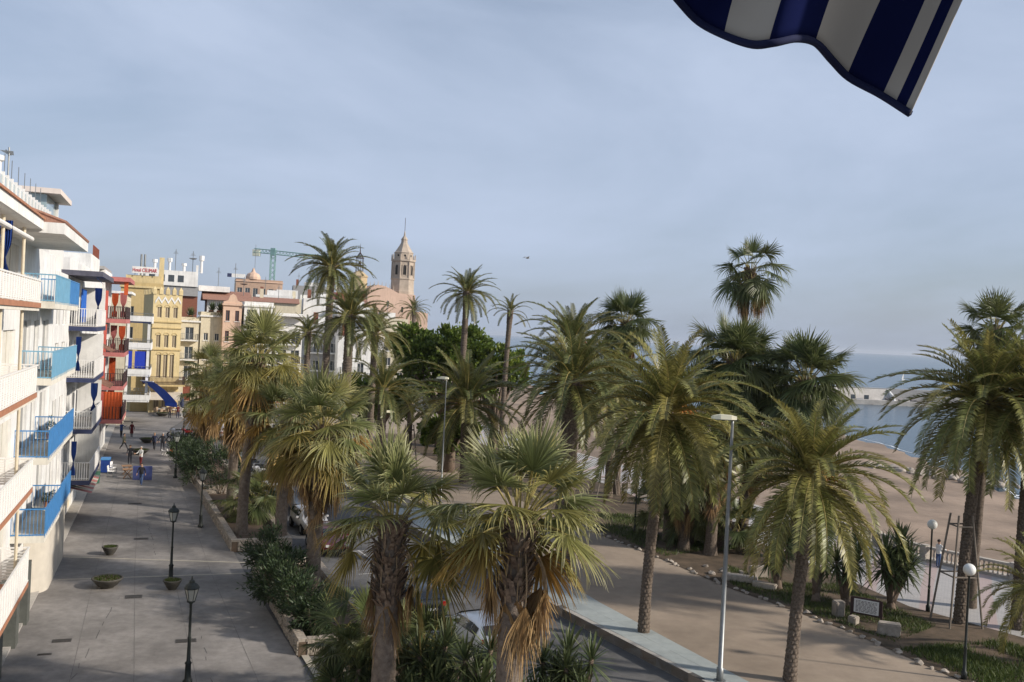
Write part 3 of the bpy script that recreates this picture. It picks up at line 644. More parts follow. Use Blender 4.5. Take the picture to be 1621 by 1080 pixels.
# palmetto: low fans
def palmetto(label, loc, n, sc, seed, h=.6):
    r=random.Random(seed); t=thing('palmetto', label,'palm bush',loc,0,'low palmettos')
    mb=MB()
    for k in range(4): mb.tube([(0,0,-.05),(r.uniform(-.4,.4),r.uniform(-.4,.4),h*.7),(r.uniform(-.7,.7),r.uniform(-.7,.7),h*1.3)],[.14,.11,.09],7)
    mb.build('stem', m_dtrunk, t)
    for i in range(n):
        el=80-110*(i+.5)/n; az=i*2.39996; cls='a' if el>66 else 'b' if el>42 else 'c' if el>18 else 'd' if el>-8 else 'e'
        o=obj('frond', r.choice(FAN[cls+'k']), t, (r.uniform(-.6,.6),r.uniform(-.6,.6),h*r.uniform(.6,1.5))); s_=sc*r.uniform(.7,1.1); o.scale=(s_,)*3; o.rotation_euler=(r.uniform(-.2,.2),0,az)
    return t
palmetto('dark palmetto behind the tallest trunk in the bare earth planter',(-16.0,61,.36),34,1.0,1,1.5)
palmetto('palmetto bush at the foot of the shaggy trunk',(-4.7,32.4,.36),34,.85,2,1.7)
palmetto('palmetto between the shaggy trunk and the cars',(-2.8,32.2,.36),34,.85,3,1.5)
palmetto('dark palmetto beside the globe lamp in the palm cluster',(10.2,63,.36),24,.9,4,2.2)

# the dense round tree
def dense_tree(label, loc, h, rad, n, seed, zc):
    r=random.Random(seed); t=thing('dense_tree',label,'tree',loc)
    mb=MB(); mb.tube([(0,0,-.1),(.1,0,h*.25),(.2,.1,h*.5)],[.6,.45,.35],12)
    for i in range(11):
        a=i*2.4; q=r.uniform(.5,.8); mb.tube([(.1,.05,h*.3),(rad[0]*.3*math.cos(a),rad[1]*.3*math.sin(a),h*.5),(rad[0]*q*math.cos(a),rad[1]*q*math.sin(a),zc+rad[2]*r.uniform(-.2,.6))],[.3,.18,.05],7)
    mb.build('trunk', m_bark, t, True)
    mb=MB()
    lobes=[((0,0,zc),rad,.55)]
    for i in range(9):
        a=i*.7+r.uniform(-.2,.2); lobes.append(((rad[0]*.62*math.cos(a),rad[1]*.62*math.sin(a),zc+rad[2]*r.uniform(-.45,.55)),(rad[0]*.42,rad[1]*.42,rad[2]*.45),.6))
    for c,rr,sh in lobes: leaf_cloud(mb,c,rr,int(n/len(lobes)),.46,r,sh,.4,.6)
    mb.build('crown', m_leaft, t); return t
dense_tree('dense round broadleaf tree below the church',(-7.4,104,.2),12,(5.9,5.0,4.2),26000,5,9.2)
dense_tree('smaller broadleaf tree joined to the right of the dense one',(-1.6,103,.2),10,(3.4,3.4,3.2),11000,6,8.6)
dense_tree('dark low tree left of the dense round one, under the palms',(-14,104,.1),8,(4.0,3.5,3.0),9000,7,5.6)
dense_tree('low dark tree under the wide feather palm',(-5.2,86,.2),6,(2.6,2.6,2.2),7000,8,3.6)

palmetto('added dark palmetto deepening the shade under the front of the palm cluster',(11.8,59.4,.36),26,1.0,5,1.6)  # three palmettos added to deepen the shade at the foot of the cluster
palmetto('added dark palmetto deepening the shade at the back of the palm cluster',(13.2,61.2,.36),26,1.0,6,2.0)
palmetto('added dark palmetto deepening the shade at the right of the palm cluster',(14.6,58.4,.36),24,.9,7,1.4)
# ================================================================ HOUSES ALONG THE PROMENADE
m_white = mat('white render', (.74,.735,.71), .85, .06, 2, bump=.1, big=.10, bigscale=.5, streak=.28)
m_cream = mat('cream panel', (.66,.63,.55), .8, .08, 2, big=.08, streak=.28)
m_creamd = mat('cream shutter', (.60,.53,.40), .7, .12, 6)
m_navy = mat('navy paint', (.035,.045,.10), .6, .2, 3)
m_blue = mat('blue mesh panel', (.06,.21,.45), .55, .15, 2)
m_lblue = mat('light blue panel', (.17,.36,.50), .55, .12, 2)
m_curt = mat('blue curtain', (.010,.035,.17), .9, .2, 4)
m_blind = mat('blue blind', (.02,.12,.48), .8, .12, 4)
m_wrail = mat('white painted metal', (.74,.73,.70), .5, .05, 4)
m_terra = mat('terracotta edge', (.36,.17,.10), .85, .2, 5)
m_tileroof = mat('clay roof tile', (.30,.16,.115), .9, .3, 4, bump=.4)
m_glass = glassmat('window glass', (.05,.06,.07))
m_glassb = glassmat('pale glass panel', (.28,.36,.38), .12)
m_dkgrey = mat('dark grey cladding', (.09,.095,.085), .7, .2, 3)
m_red = mat('red render', (.46,.10,.075), .8, .12, 3, big=.1)
m_redd = mat('dull red slab', (.42,.15,.14), .8, .12, 3)
m_dkrail = mat('dark iron railing', (.05,.03,.03), .6, .2, 5)
m_oran = mat('orange curtain', (.46,.085,.025), .9, .15, 5)
m_pink = mat('peach render', (.62,.44,.33), .85, .06, 2, big=.08, streak=.28)
m_yel = mat('yellow render', (.63,.51,.28), .85, .06, 2, big=.10, streak=.28)
m_yeld = mat('ochre render', (.50,.385,.19), .85, .08, 2, streak=.28)
m_cream2 = mat('pale cream render', (.62,.56,.42), .85, .08, 2, big=.1, streak=.28)
m_awn = mat('striped awning cloth', (.5,.45,.38), .9, .1, 3)
m_shut = mat('brown red shutter', (.22,.07,.045), .8, .15, 6)
m_grey = mat('grey render', (.30,.30,.30), .9, .12, 2)
m_brown = mat('brown brick', (.22,.09,.06), .9, .2, 6)
m_pot = mat('green potted plant', (.04,.07,.03), .8, .3, 8)
m_metal = mat('galvanised steel', (.25,.26,.26), .45, .1, 4, metal=.6)

def facade(mb, x0,x1,z0,z1,y, ops, dep=.22, m=0):
    """front wall with real openings and reveals; looks towards -y"""
    xs=sorted({x0,x1,*[o[0] for o in ops],*[o[1] for o in ops]}); zs=sorted({z0,z1,*[o[2] for o in ops],*[o[3] for o in ops]})
    for i in range(len(xs)-1):
        for j in range(len(zs)-1):
            cx=(xs[i]+xs[i+1])/2; cz=(zs[j]+zs[j+1])/2
            if any(o[0]<cx<o[1] and o[2]<cz<o[3] for o in ops): continue
            mb.quad((xs[i],y,zs[j]),(xs[i+1],y,zs[j]),(xs[i+1],y,zs[j+1]),(xs[i],y,zs[j+1]),m)
    for a,b,c,d in ops:
        e=y+dep
        mb.quad((a,y,c),(a,y,d),(a,e,d),(a,e,c),m); mb.quad((b,y,c),(b,e,c),(b,e,d),(b,y,d),m)
        mb.quad((a,y,d),(b,y,d),(b,e,d),(a,e,d),m); mb.quad((a,y,c),(a,e,c),(b,e,c),(b,y,c),m)
def shell(mb,x0,x1,y0,y1,z0,z1,ops,m=0):
    facade(mb,x0,x1,z0,z1,y0,ops,m=m)
    mb.quad((x0,y1,z0),(x0,y0,z0),(x0,y0,z1),(x0,y1,z1),m); mb.quad((x1,y0,z0),(x1,y1,z0),(x1,y1,z1),(x1,y0,z1),m)
    mb.quad((x1,y1,z0),(x0,y1,z0),(x0,y1,z1),(x1,y1,z1),m); mb.quad((x0,y0,z1),(x1,y0,z1),(x1,y1,z1),(x0,y1,z1),m)
def window(par, a,b,c,d,y, fm, shut=None, gm=None, dep=.22, bars=1):
    e=y+dep-.05; w=.06; mb=MB(); mb.box(a+.002,a+w,e-.05,e,c+.002,d-.002).box(b-w,b-.002,e-.05,e,c+.002,d-.002).box(a+w,b-w,e-.05,e,d-w,d-.002).box(a+w,b-w,e-.05,e,c+.002,c+w)
    for k in range(bars):
        x=lerp(a,b,(k+1)/(bars+1)); mb.box(x-.025,x+.025,e-.045,e-.003,c+w,d-w)
    f=mb.build('window',fm,par)
    MB().quad((a,e-.02,c),(b,e-.02,c),(b,e-.02,d),(a,e-.02,d)).build('pane',gm or m_glass,f)
    if shut:
        for sx in (0,1):
            x0=a-.01-(b-a)*.46 if sx==0 else b+.01; MB().box(x0,x0+(b-a)*.46,y-.05,y-.006,c,d).build('shutter',shut,f)
    return f
def door(par,a,b,c,d,y,mm,dep=.22):
    e=y+dep-.06; mb=MB().box(a+.003,b-.003,e-.04,e,c,d-.003); mb.box(a+.12,b-.12,e-.055,e-.041,c+.15,c+(d-c)*.45).box(a+.12,b-.12,e-.055,e-.041,c+(d-c)*.52,d-.15)
    return mb.build('door',mm,par)
def rail_bars(mb,x0,x1,yf,yb,z0,h,step=.12,r=.012,m=0,posts=True,front=True,sides=(1,1)):
    """open bar railing around a balcony: front at yf, returns to yb"""
    def run(a,b):
        a=Vector(a);b=Vector(b);L=(b-a).length;n=max(2,int(L/step)); ang=math.atan2(b.y-a.y,b.x-a.x); c=(a+b)/2
        mb.obox((c.x,c.y,z0+h),(L,.05,.04),ang,m=m); mb.obox((c.x,c.y,z0+.08),(L,.03,.03),ang,m=m)
        for i in range(n+1):
            p=a.lerp(b,i/n); mb.obox((p.x,p.y,z0+h/2),(r*2,r*2,h),ang,m=m)
    if front: run((x0,yf),(x1,yf))
    if sides[0]: run((x0,yb),(x0,yf))
    if sides[1]: run((x1,yb),(x1,yf))
def curtain(par,x0,x1,y,z0,z1,mm,seed=0,tied=False,name='curtain',cross=False):
    r=random.Random(seed); mb=MB(); n=26; rows=10; P=[];F=[]
    for j in range(rows+1):
        f=j/rows; z=lerp(z1,z0,f)
        pin=1.0 if not tied else (1-.75*math.exp(-((f-.62)/.16)**2)-.15*f)
        for i in range(n+1):
            u=i/n; cx=lerp(x0,x1,.5); x=cx+(u-.5)*(x1-x0)*pin; w=.05*math.sin(u*34+seed)*(.6+.4*f); P.append((x,y+w,z) if not cross else (cx+w,y+x-cx,z))
    for j in range(rows):
        for i in range(n): a=j*(n+1)+i; F.append((a,a+1,a+n+2,a+n+1))
    mb.add(P,F); o=mb.build(name,mm,par,True); return o

def street_house(name,label,s0,loc_off=0.0):
    x,y=S(s0,loc_off); return thing(name,label,'building',(x,y,0),SANG)

# ---------- house 1: white block, white balconies then blue ones
H=thing('apartment_house','nearest white apartment house with white and light blue balconies','building',(SO.x,SO.y,0),SANG)
y0=.8
FL=[3.3,6.6,9.95,13.2]                      # blue balcony floors
opsA=[]; 
for k,z in enumerate([2.85,6.3,9.9,13.3]):
    for a in (-11.4,-8.3,-5.2,-2.1): opsA.append((a,a+2.7,z+.05,z+2.35))
    opsA.append((2.6,5.6,z+.05,z+2.35)); opsA.append((7.6,9.8,z+.55,z+2.75)); opsA.append((11.0,12.6,z+.55,z+2.75)); opsA.append((14.0,16.2,z+.55,z+2.75))
opsA=[o for o in opsA if o[3]<16]
gops=[(a,a+2.4,.12,2.25) for a in (-11.2,-7.4,-3.6,.2,4.0)]
mb=MB(); shell(mb,-16,18,y0,13,0,16.0,opsA+gops); mb.build('wall',m_white,H)
for a,b,c,d in opsA:
    if b-a>2.5: # sliding cream panels
        f=MB(); n=4
        for k in range(n):
            q=(b-a)/n; f.box(a+q*k+.02,a+q*(k+1)-.01,y0+.08+.03*(k%2),y0+.13+.03*(k%2),c,d)
        f.build('sliding_shutter',m_cream,H)
    else: window(H,a,b,c,d,y0,m_wrail)
for a,b,c,d in gops: MB().box(a+.01,b-.01,y0+.1,y0+.15,c,d-.01).build('shop_shutter',m_dkgrey,H)
# ground floor piers
for x in (-12.2,-8.4,-4.6,-.8,3.0,6.0):
    MB().box(x,x+.75,-.05,y0-.003,0,2.55).build('pier',m_dkgrey,H)
mbx=MB(); 
P=[(10.6,.79)]+[(10.6+1.1-1.1*math.cos(a*.157),.79-1.0*math.sin(a*.157)) for a in range(0,11)]+[(17.9,-.21),(17.9,.79)]
mbx.prism(P,0,3.0); mbx.build('shop_front',mat('pale shop front',(.52,.48,.41),.85,.08,2,big=.12),H)
# white balconies (left part of the picture)
for zb,zt in ((2.6,4.2),(6.15,7.55),(9.7,11.05),(13.05,14.2)):
    bal=MB().box(-15,1.8,-.5,y0-.003,zb,zb+.25).build('balcony',m_cream,H)
    MB().box(-15,1.8,-.56,-.503,zb+.12,zb+.30).build('tile_edge',m_terra,bal)
    r_=MB(); z0=zb+.32; h=zt-z0
    r_.box(-15,1.84,-.56,-.50,zt-.05,zt); r_.box(-15,1.84,-.55,-.51,z0,z0+.04)
    for k in range(34): x=-15+k*.5; r_.box(x,x+.06,-.555,-.505,z0+.04,zt-.05)
    for k in range(12): z=z0+.07+k*(h-.15)/12; r_.box(-14.9,1.78,-.535,-.525,z,z+(h-.15)/12*.8)
    r_.box(1.78,1.84,-.50,y0-.01,zt-.05,zt)
    for k in range(10): z=z0+.07+k*(h-.15)/10; r_.box(1.80,1.815,-.50,y0-.01,z,z+(h-.15)/10*.8)
    for y in (-.1,.35): r_.box(1.785,1.835,y,y+.05,z0,zt-.05)
    r_.build('railing',m_wrail,bal)
    MB().box(-14.9,1.7,-.45,y0-.01,zb+.252,zb+.262).build('floor_tiles',m_terra,bal)
for x,za,zb in ((-1.2,14.2,15.9),(-.9,11.05,13.05),(-.6,7.55,9.7),(.2,4.2,6.15),(-5.4,14.2,15.9),(-5.2,11,13.05)):
    MB().tube([(x,-.3,za-1.1),(x,-.3,zb)],.055,8).build('pole',m_creamd,H)
for i,(x,z0,z1) in enumerate(((-4.6,13.9,15.8),(-6.6,10.3,12.9))):
    curtain(H,x-.2,x+.2,-.25,z0,z1,m_curt,i,tied=i!=1,name='blue_curtain',cross=True)
MB().tube([(-9,-.35,15.6),(.2,-.35,15.6)],.09,10).build('rolled_awning',m_wrail,H)
# blue balconies
for k,zf in enumerate(FL):
    for j,(a,b,of,mp) in enumerate(((6.6,12.2,-.5,m_lblue if k>1 else m_blue),(12.7,17.3,-.45,m_lblue if k==2 else m_blue))):
        bal=MB().box(a,b,of,y0-.003,zf-.02,zf+.28).build('balcony',m_cream,H)
        zt=zf+1.42; r_=MB()
        mesh_=MB().box(a+.02,b,of-.012,of+.012,zf+.30,zt-.04).build('front_panel',mp,bal)
        r_.box(a,b,of-.03,of+.03,zt-.04,zt+.01)
        for q in range(int((b-a)/.5)+1): r_.box(a+q*.5,a+q*.5+.04,of-.03,of-.013,zf+.2,zt)
        n=9
        for q in range(n+1): y=lerp(of,y0-.02,q/n); r_.box(a-.012,a+.012,y-.01,y+.01,zf+.28,zt-.02)
        r_.box(a-.025,a+.025,of+.031,y0-.01,zt-.04,zt+.01); r_.box(a-.02,a+.02,of+.031,y0-.01,zf+.30,zf+.34)
        r_.build('railing',mp,bal)
# tables and pots on the balconies
def pot_plant(label,loc,seed,s_=.5):
    r=random.Random(seed); t=thing('potted_plant',label,'plant',loc,0,'pots on the balconies')
    MB().lathe([(.10,0),(.15,.24),(.16,.26),(.13,.26),(.12,.2)],n=10).build('pot',m_terra,t)
    mb=MB(); leaf_cloud(mb,(0,0,.25+s_*.5),(s_*.4,s_*.4,s_*.5),160,.14,r,.2,.6,.3); mb.build('foliage',m_leafy,t)
def Lp(x,y,z): v=Matrix.Rotation(SANG,3,'Z')@Vector((x,y,0)); return (SO.x+v.x,SO.y+v.y,z)
pot_plant('leafy plant in a pot on the second blue balcony of the third floor',Lp(13.2,.2,6.88),1,.8)
pot_plant('leafy plant in a pot on the lowest far blue balcony',Lp(13.2,.2,3.58),2,.8)
# roofs
MB().prism([(-16,-.65),(.7,-.65),(.7,13),(-16,13)],16.003,16.4).build('roof_slab',m_white,H)
MB().prism([(.72,-1.35),(10.6,-1.35),(10.6,6),(.72,6)],15.9,16.3).build('roof_slab',m_white,H)
rt=MB().add([(.8,-1.3,16.31),(10.7,-1.3,16.31),(10.7,-.1,16.72),(.8,-.1,16.72),(10.7,-.1,16.31),(.8,-.1,16.31)],[(0,1,2,3),(1,4,2),(0,3,5),(3,2,4,5)]).build('tiled_roof',m_tileroof,H)
tl=MB().tube([(0,-1.38,16.35),(0,-.12,16.78)],.075,6).mesh('roof_tile',m_tileroof)
for k in range(34): obj('roof_tile',tl,rt,(.9+k*.29,0,0))
MB().box(-16,.70,-.72,-.655,16.36,16.44).build('gutter',m_terra,H)
pm_=MB().box(0,.10,.0,.13,16.42,17.42).mesh('parapet_post',m_wrail); gm_=MB().box(.12,.83,.05,.08,16.75,17.3).mesh('glass_panel',m_glassb); km_=MB().box(.101,.849,.03,.10,16.42,16.72).mesh('parapet_kerb',m_wrail)
for k in range(18):
    x=-6.2+k*.85; q=obj('parapet_post',pm_,H,(x,0,0))
    if k<17: obj('glass_panel',gm_,q); obj('parapet_kerb',km_,q)
MB().box(-16,-6.3,-.1,.2,16.42,17.5).build('parapet',m_white,H)
MB().lathe([(.2,0),(.2,1.3),(.27,1.35),(.27,1.5)],(-3.6,.3,16.42),12).build('chimney',m_white,H)
MB().box(10.0,13.4,.4,2.6,16.32,18.35).build('stair_head',m_glassb,H); MB().box(13.45,13.7,.3,2.7,16.32,18.35).build('stair_wall',m_white,H)
MB().box(9.6,14.4,-.2,3.0,18.37,18.6).build('stair_head_roof',mat('pale pink slab',(.66,.58,.52),.8,.08,2),H)
for k in range(8):
    x=-3+k*1.5; MB().tube([(x,.35,16.4),(x,.35,18.3)],.014,5).build('roof_rod',m_metal,H)
mb=MB().tube([(-.4,.4,16.4),(-.4,.4,18.7)],.03,6)
for k in range(6): mb.obox((-.4-.45+k*.16,.4,18.5),(.02,.4-.04*k,.02))
mb.obox((-.5,.4,18.5),(1.1,.03,.03)); mb.build('aerial',m_metal,H)

# ---------- house 2: white with navy slab edges
x,y=S(18.2,0); H=thing('apartment_house','white apartment house with navy slab edges and white railings','building',(x,y,0),SANG)
ops=[]; zs2=[2.55,5.7,8.85,12.0]
for z in zs2:
    for a in (1.2,4.4,8.4,11.6,14.4): ops.append((a,a+1.8,z+.32,z+2.5))
sh=[(a,a+2.4,.12,2.2) for a in (1,4.6,8.2,11.8)]
mb=MB(); shell(mb,.0,17.6,.8,13,0,15.3,ops+sh); mb.build('wall',m_white,H)
for o in ops: window(H,*o,.8,m_wrail)
for a,b,c,d in sh: MB().box(a+.01,b-.01,.9,.95,c,d-.01).build('shop_shutter',m_creamd,H)
for k,z in enumerate(zs2):
    bal=MB().box(7.7,15.9,-.76,.797,z-.02,z+.26).build('balcony',m_navy,H); MB().box(7.7,15.9,-.74,.79,z+.262,z+.30).build('floor_slab',m_conc,bal)
    r_=MB(); rail_bars(r_,7.72,15.86,-.72,.78,z+.30,1.05,.13,.02); r_.build('railing',m_wrail,bal)
    MB().box(12.0,15.84,-.745,-.735,z+.36,z+1.25).build('front_panel',m_wrail,bal)
    MB().box(15.2,15.3,-.7,.79,z+.28,z+2.86).build('divider',m_white,H)
    for j,x in enumerate((6.6,12.6,8.4)):
        if (k+j)%2==0 and j<2: curtain(H,x-.15-.07*j,x+.15+.07*j,(-.45 if j else .1),z+.75,z+2.8,m_curt,k*3+j,True,'blue_curtain',True)
MB().box(8.6,11.8,.2,.24,12.5,14.6).build('blue_blind',m_blind,H)
MB().box(6.2,16.6,-1.1,6,15.32,15.62).build('roof_canopy',mat('slate canopy',(.09,.09,.12),.7,.2,3),H)
MB().box(.0,7.0,1.6,9,15.302,16.7).build('parapet',m_white,H)
r_=MB(); rail_bars(r_,.3,7,1.2,1.5,15.35,1.5,.2,.02,sides=(0,0)); r_.build('roof_railing',m_wrail,H)
MB().box(2,17.4,4,12,15.63,17.3).build('penthouse',m_white,H)
MB().box(1.8,17.5,3.8,12.2,17.31,17.5).build('penthouse_roof',m_white,H)
MB().box(9,14,1.0,3.9,15.64,16.5).build('planter_wall',m_white,H)
MB().add([(6.9,-.4,15.6),(8.6,-.4,15.5),(8.6,-1.0,14.9),(6.9,-1.0,15.0)],[(0,1,2,3)]).build('awning_flap',m_blind,H)
mbx=MB()
for k in range(10): mbx.add([(7.9+k*.7,.7,3.0-.6),(8.55+k*.7,.7,2.4),(8.55+k*.7,-.9,2.0),(7.9+k*.7,-.9,2.0)],[(0,1,2,3)],k%2)
mbx.build('shop_awning',[m_redd,m_awn],H)
v=Matrix.Rotation(SANG,3,'Z')@Vector((12.2,-.45,0))
pot_plant('red flowering pot on the navy edged balcony',(x+v.x-0,y+v.y,9.15),3,.6) if False else None

# ---------- house 3: plain white strip hidden behind, then the red one
x,y=S(36,-.2); H=thing('apartment_house','plain white house between the navy edged house and the red one','building',(x,y,0),SANG)
ops=[(a,a+1.4,z,z+2.1) for z in (3.6,6.7,9.8,12.9) for a in (1.5,5,8.5,12,16)]
mb=MB(); shell(mb,0,20.4,.9,13,0,16.6,ops); mb.build('wall',m_white,H)
for o in ops: window(H,*o,.9,m_wrail)
for z in (6.3,9.4): MB().add([(14,.85,z+1.2),(20,.85,z+1.2),(20,-.5,z+.5),(14,-.5,z+.5)],[(0,1,2,3),(3,2,1,0)]).build('tiled_canopy',m_tileroof,H)
MB().box(11,20.3,1.2,12,16.62,18.0).build('penthouse',m_white,H)
r_=MB(); rail_bars(r_,14,20.2,1.3,1.5,18.0,.9,.25,.03,sides=(0,0)); r_.build('roof_railing',m_shut,H)
x,y=S(56.8,.0); H=thing('apartment_house','red apartment house with dark iron balconies and orange curtains','building',(x,y,0),SANG)
zs3=[3.1,6.2,9.3,12.4]
ops=[(a,a+1.5,z+.3,z+2.5) for z in zs3 for a in (1,4,7)]
mb=MB(); shell(mb,0,9.6,.9,13,0,17.2,ops+[(1,3.4,.12,2.6),(5,8.4,.12,2.6)]); mb.build('wall',m_white,H)
for o in ops: window(H,*o,.9,m_wrail)
for a,b in ((1,3.4),(5,8.4)): door(H,a,b,.12,2.6,.9,m_grey)
for k,z in enumerate(zs3):
    bal=MB().box(.2,8.8,-1.0,.897,z-.05,z+.34).build('balcony',m_redd,H); r_=MB(); rail_bars(r_,.25,8.75,-.95,.85,z+.34,1.15,.14,.03); r_.build('railing',m_dkrail,bal)
    MB().box(.2,.45,.6,.85,z+.36,z+2.9).build('red_pier',m_red,H)
    for j in range(2): 
        if k!=1 or j: curtain(H,1.2+j*3.2,1.8+j*3.2,-.65+.9*j,z+.5 if k!=0 else z-.1,z+2.8,m_oran if (k+j)%2==0 else m_redd,k*5+j,k>1,'orange_curtain',True)
curtain(H,-.5,.95,-.1,3.5,6.0,m_oran,31,False,'orange_curtain',True)
MB().box(-.1,9.2,-1.25,.89,16.2,16.6).build('canopy',m_redd,H)
MB().obox((.2,-.9,15.6),(.04,.35,1.2)).build('orange_pennant',m_oran,H)
MB().box(-.5,9.8,1.0,12,17.22,17.5).build('roof_slab',m_grey,H)
# ---------- house 4: white with rounded parapets, blue blinds
x,y=S(84.5,0); H=thing('apartment_house','narrow white house with solid balcony fronts and a sloping blue awning','building',(x,y,0),SANG)
zs4=[2.9,6.0,9.2,12.4]
ops=[(a,a+1.6,z+.3,z+2.5) for z in zs4 for a in (.8,4,7)]
mb=MB(); shell(mb,0,10,.2,12,0,15.7,ops+[(1,4,.1,2.4)]); mb.build('wall',m_cream2,H)
for o in ops: window(H,*o,.2,m_wrail)
door(H,1,4,.1,2.4,.2,m_dkgrey)
for k,z in enumerate(zs4):
    bal=MB().box(.1,7,-2.6,.197,z-.1,z+.1).build('balcony',m_navy if k in(3,) else m_white,H)
    MB().box(.05,7.05,-2.7,-2.6,z-.1,z+.75).box(.05,.15,-2.598,.19,z+.1,z+.75).build('solid_parapet',m_white,bal)
    r_=MB(); rail_bars(r_,.1,7,-2.65,.1,z+.75,.35,.4,.02); r_.build('railing',m_metal,bal)
MB().box(.3,.36,-2.2,-.9,6.8,8.9).build('blue_blind',mat('royal blue blind',(.02,.05,.42),.8,.1,3),H)
MB().box(.3,.36,-.6,.1,6.8,8.9).build('blue_blind',MATS['royal blue blind'],H)
for k in (0,1): MB().box(.2+.02*k,.6,-2.5+2.3*k,-2.2+2.3*k,2.9,12.4).build('pier',m_white,H)
MB().box(-.2,10,-.3,12,15.72,16.0).build('roof_slab',m_white,H)
aw=thing('blue_awning','bright blue awning sloping down from the narrow white house','awning',S(84.0,2.4)+(5.4,),SANG-.9)
N=10;mb=MB();P=[]
for i in range(N+1):
    f=i/N; P+=[(f*3.6,-1.15,-2.7*f+.25*math.sin(f*3)),(f*3.6,1.15,-2.7*f+.25*math.sin(f*3))]
mb.add(P+[(p[0],p[1],p[2]-.02) for p in P],[(2*i,2*i+1,2*i+3,2*i+2) for i in range(N)]+[(22+2*i+2,22+2*i+3,22+2*i+1,22+2*i) for i in range(N)])
mb.build('cloth',mat('bright blue awning',(.03,.10,.55),.75,.12,2),aw)
MB().add([(3.6,-1.15,-2.66),(3.6,1.15,-2.66),(3.65,1.15,-3.2),(3.65,-1.15,-3.2)],[(0,1,2,3)]).build('valance',MATS['bright blue awning'],aw)
MB().tube([(0,-1.2,0),(0,1.2,0)],.06,6).build('roller',m_wrail,aw)
# ================================================================ HOUSES FURTHER ALONG (fronts turned towards the beach and camera)
def far_house(name,label,X0,X1,Y,zt,depth,wallm,rows,cols,rz=0,win=(.9,1.7),z_first=3.6,storey=3.1,shut=None,bal=None,cornice=None,parapet=.8,base=0,arch=False,top=None,ground=True,winm=None):
    w=X1-X0; H=thing(name,label,'building',(X0,Y,base),rz,'houses along the bay')
    ops=[]
    for i in range(rows):
        for j in range(cols):
            cx=w*(j+.5)/cols; z=z_first+i*storey; ops.append((cx-win[0]/2,cx+win[0]/2,z,z+win[1]))
    ops=[o for o in ops if o[3]<zt-base-.3 and o[0]>.05 and o[1]<w-.05]
    g=[(w*(j+.5)/cols-.6,w*(j+.5)/cols+.6,.05,2.5) for j in range(cols)] if ground and w/cols>1.4 else []
    mb=MB(); shell(mb,0,w,0,depth,0,zt-base,ops+g); mb.build('wall',wallm,H)
    for o in ops:
        f=window(H,*o,0,winm or m_wrail,shut)
        MB().box(o[0]-.1,o[1]+.1,-.1,-.004,o[2]-.12,o[2]-.003).build('sill',m_white,f)
    for o in g: door(H,*o,0,m_shut)
    if bal:
        for i in range(rows):
            z=z_first+i*storey
            if z+1.2>zt-base: break
            b_=MB().box(w*.06,w*.94,-1.0,-.003,z-.22,z-.05).build('balcony',m_white,H); r_=MB(); rail_bars(r_,w*.07,w*.93,-.95,-.02,z-.05,1.0,.22,.022); r_.build('railing',bal,b_)
    if cornice: MB().box(-.15,w+.15,-.25,depth*.2,zt-base+.003,zt-base+.28).build('cornice',cornice,H)
    if parapet: 
        p=MB().box(0,w,0,.25,zt-base+(.283 if cornice else .003),zt-base+parapet); p.box(0,.25,.252,depth,zt-base+(.283 if cornice else .003),zt-base+parapet).box(w-.25,w,.252,depth,zt-base+(.283 if cornice else .003),zt-base+parapet); p.build('parapet',wallm,H)
    return H
def tiled_roof(H,x0,x1,y0,y1,z,h,m=None):
    ym=(y0+y1)/2
    o=MB().add([(x0,y0,z),(x1,y0,z),(x1,y1,z),(x0,y1,z),(x0,ym,z+h),(x1,ym,z+h)],[(0,1,5,4),(2,3,4,5),(1,2,5),(3,0,4),(0,3,2,1)]).build('roof',m or m_tileroof,H)
    return o
def aerial(H,x,y,z,h,dish=False):
    mb=MB().tube([(x,y,z),(x,y,z+h)],.06,5)
    for k in range(4): mb.obox((x,y,z+h*.8+k*.12),(.9-.15*k,.04,.04))
    if dish: mb.lathe([(.05,0),(.5,.12),(.75,.3)],(x,y,z+h*.6),10,cap=False)
    mb.build('aerial',m_metal,H)

# yellow battlemented house
H=thing('castle_house','narrow yellow house with battlements and three arched windows','building',(-49.4,130.0,0),R(29))
ops=[(.55+k*1.05,1.15+k*1.05,z,z+h) for k in range(3) for z,h in ((13.1,1.45),(9.0,1.7))]+[(.75+k*.85,1.35+k*.85,4.8,8.0) for k in range(3)]+[(.6+k*1.05,1.3+k*1.05,.4,2.9) for k in range(3)]
mb=MB(); shell(mb,0,3.8,0,9,0,16.3,ops); mb.build('wall',m_yel,H)
for o in ops:
    f=window(H,*o,0,m_cream2,None,glassmat('brown shuttered pane',(.20,.15,.09),.4))
    a,b,c,d=o; cx=(a+b)/2; w=(b-a)/2; pts=[(a-.001,d+.001)]
    ar=MB()
    for k in range(8):   # rounded hood over each opening
        q=math.pi*k/8; q2=math.pi*(k+1)/8
        ar.add([(cx-w*1.0*math.cos(q),-.05,d-.02+w*math.sin(q)*.9),(cx-w*1.0*math.cos(q2),-.05,d-.02+w*math.sin(q2)*.9),(cx-w*1.35*math.cos(q2),-.05,d-.02+w*math.sin(q2)*1.3),(cx-w*1.35*math.cos(q),-.05,d-.02+w*math.sin(q)*1.3),
                (cx-w*1.35*math.cos(q2),0,d-.02+w*math.sin(q2)*1.3),(cx-w*1.35*math.cos(q),0,d-.02+w*math.sin(q)*1.3)],[(0,1,2,3),(3,2,4,5)])
    ar.build('arch_hood',m_yeld,f)
for z in (12.4,11.6,8.6,4.2): MB().box(-.12,3.92,-.14,-.004,z,z+.16).build('string_course',m_yeld,H)
zig=MB()
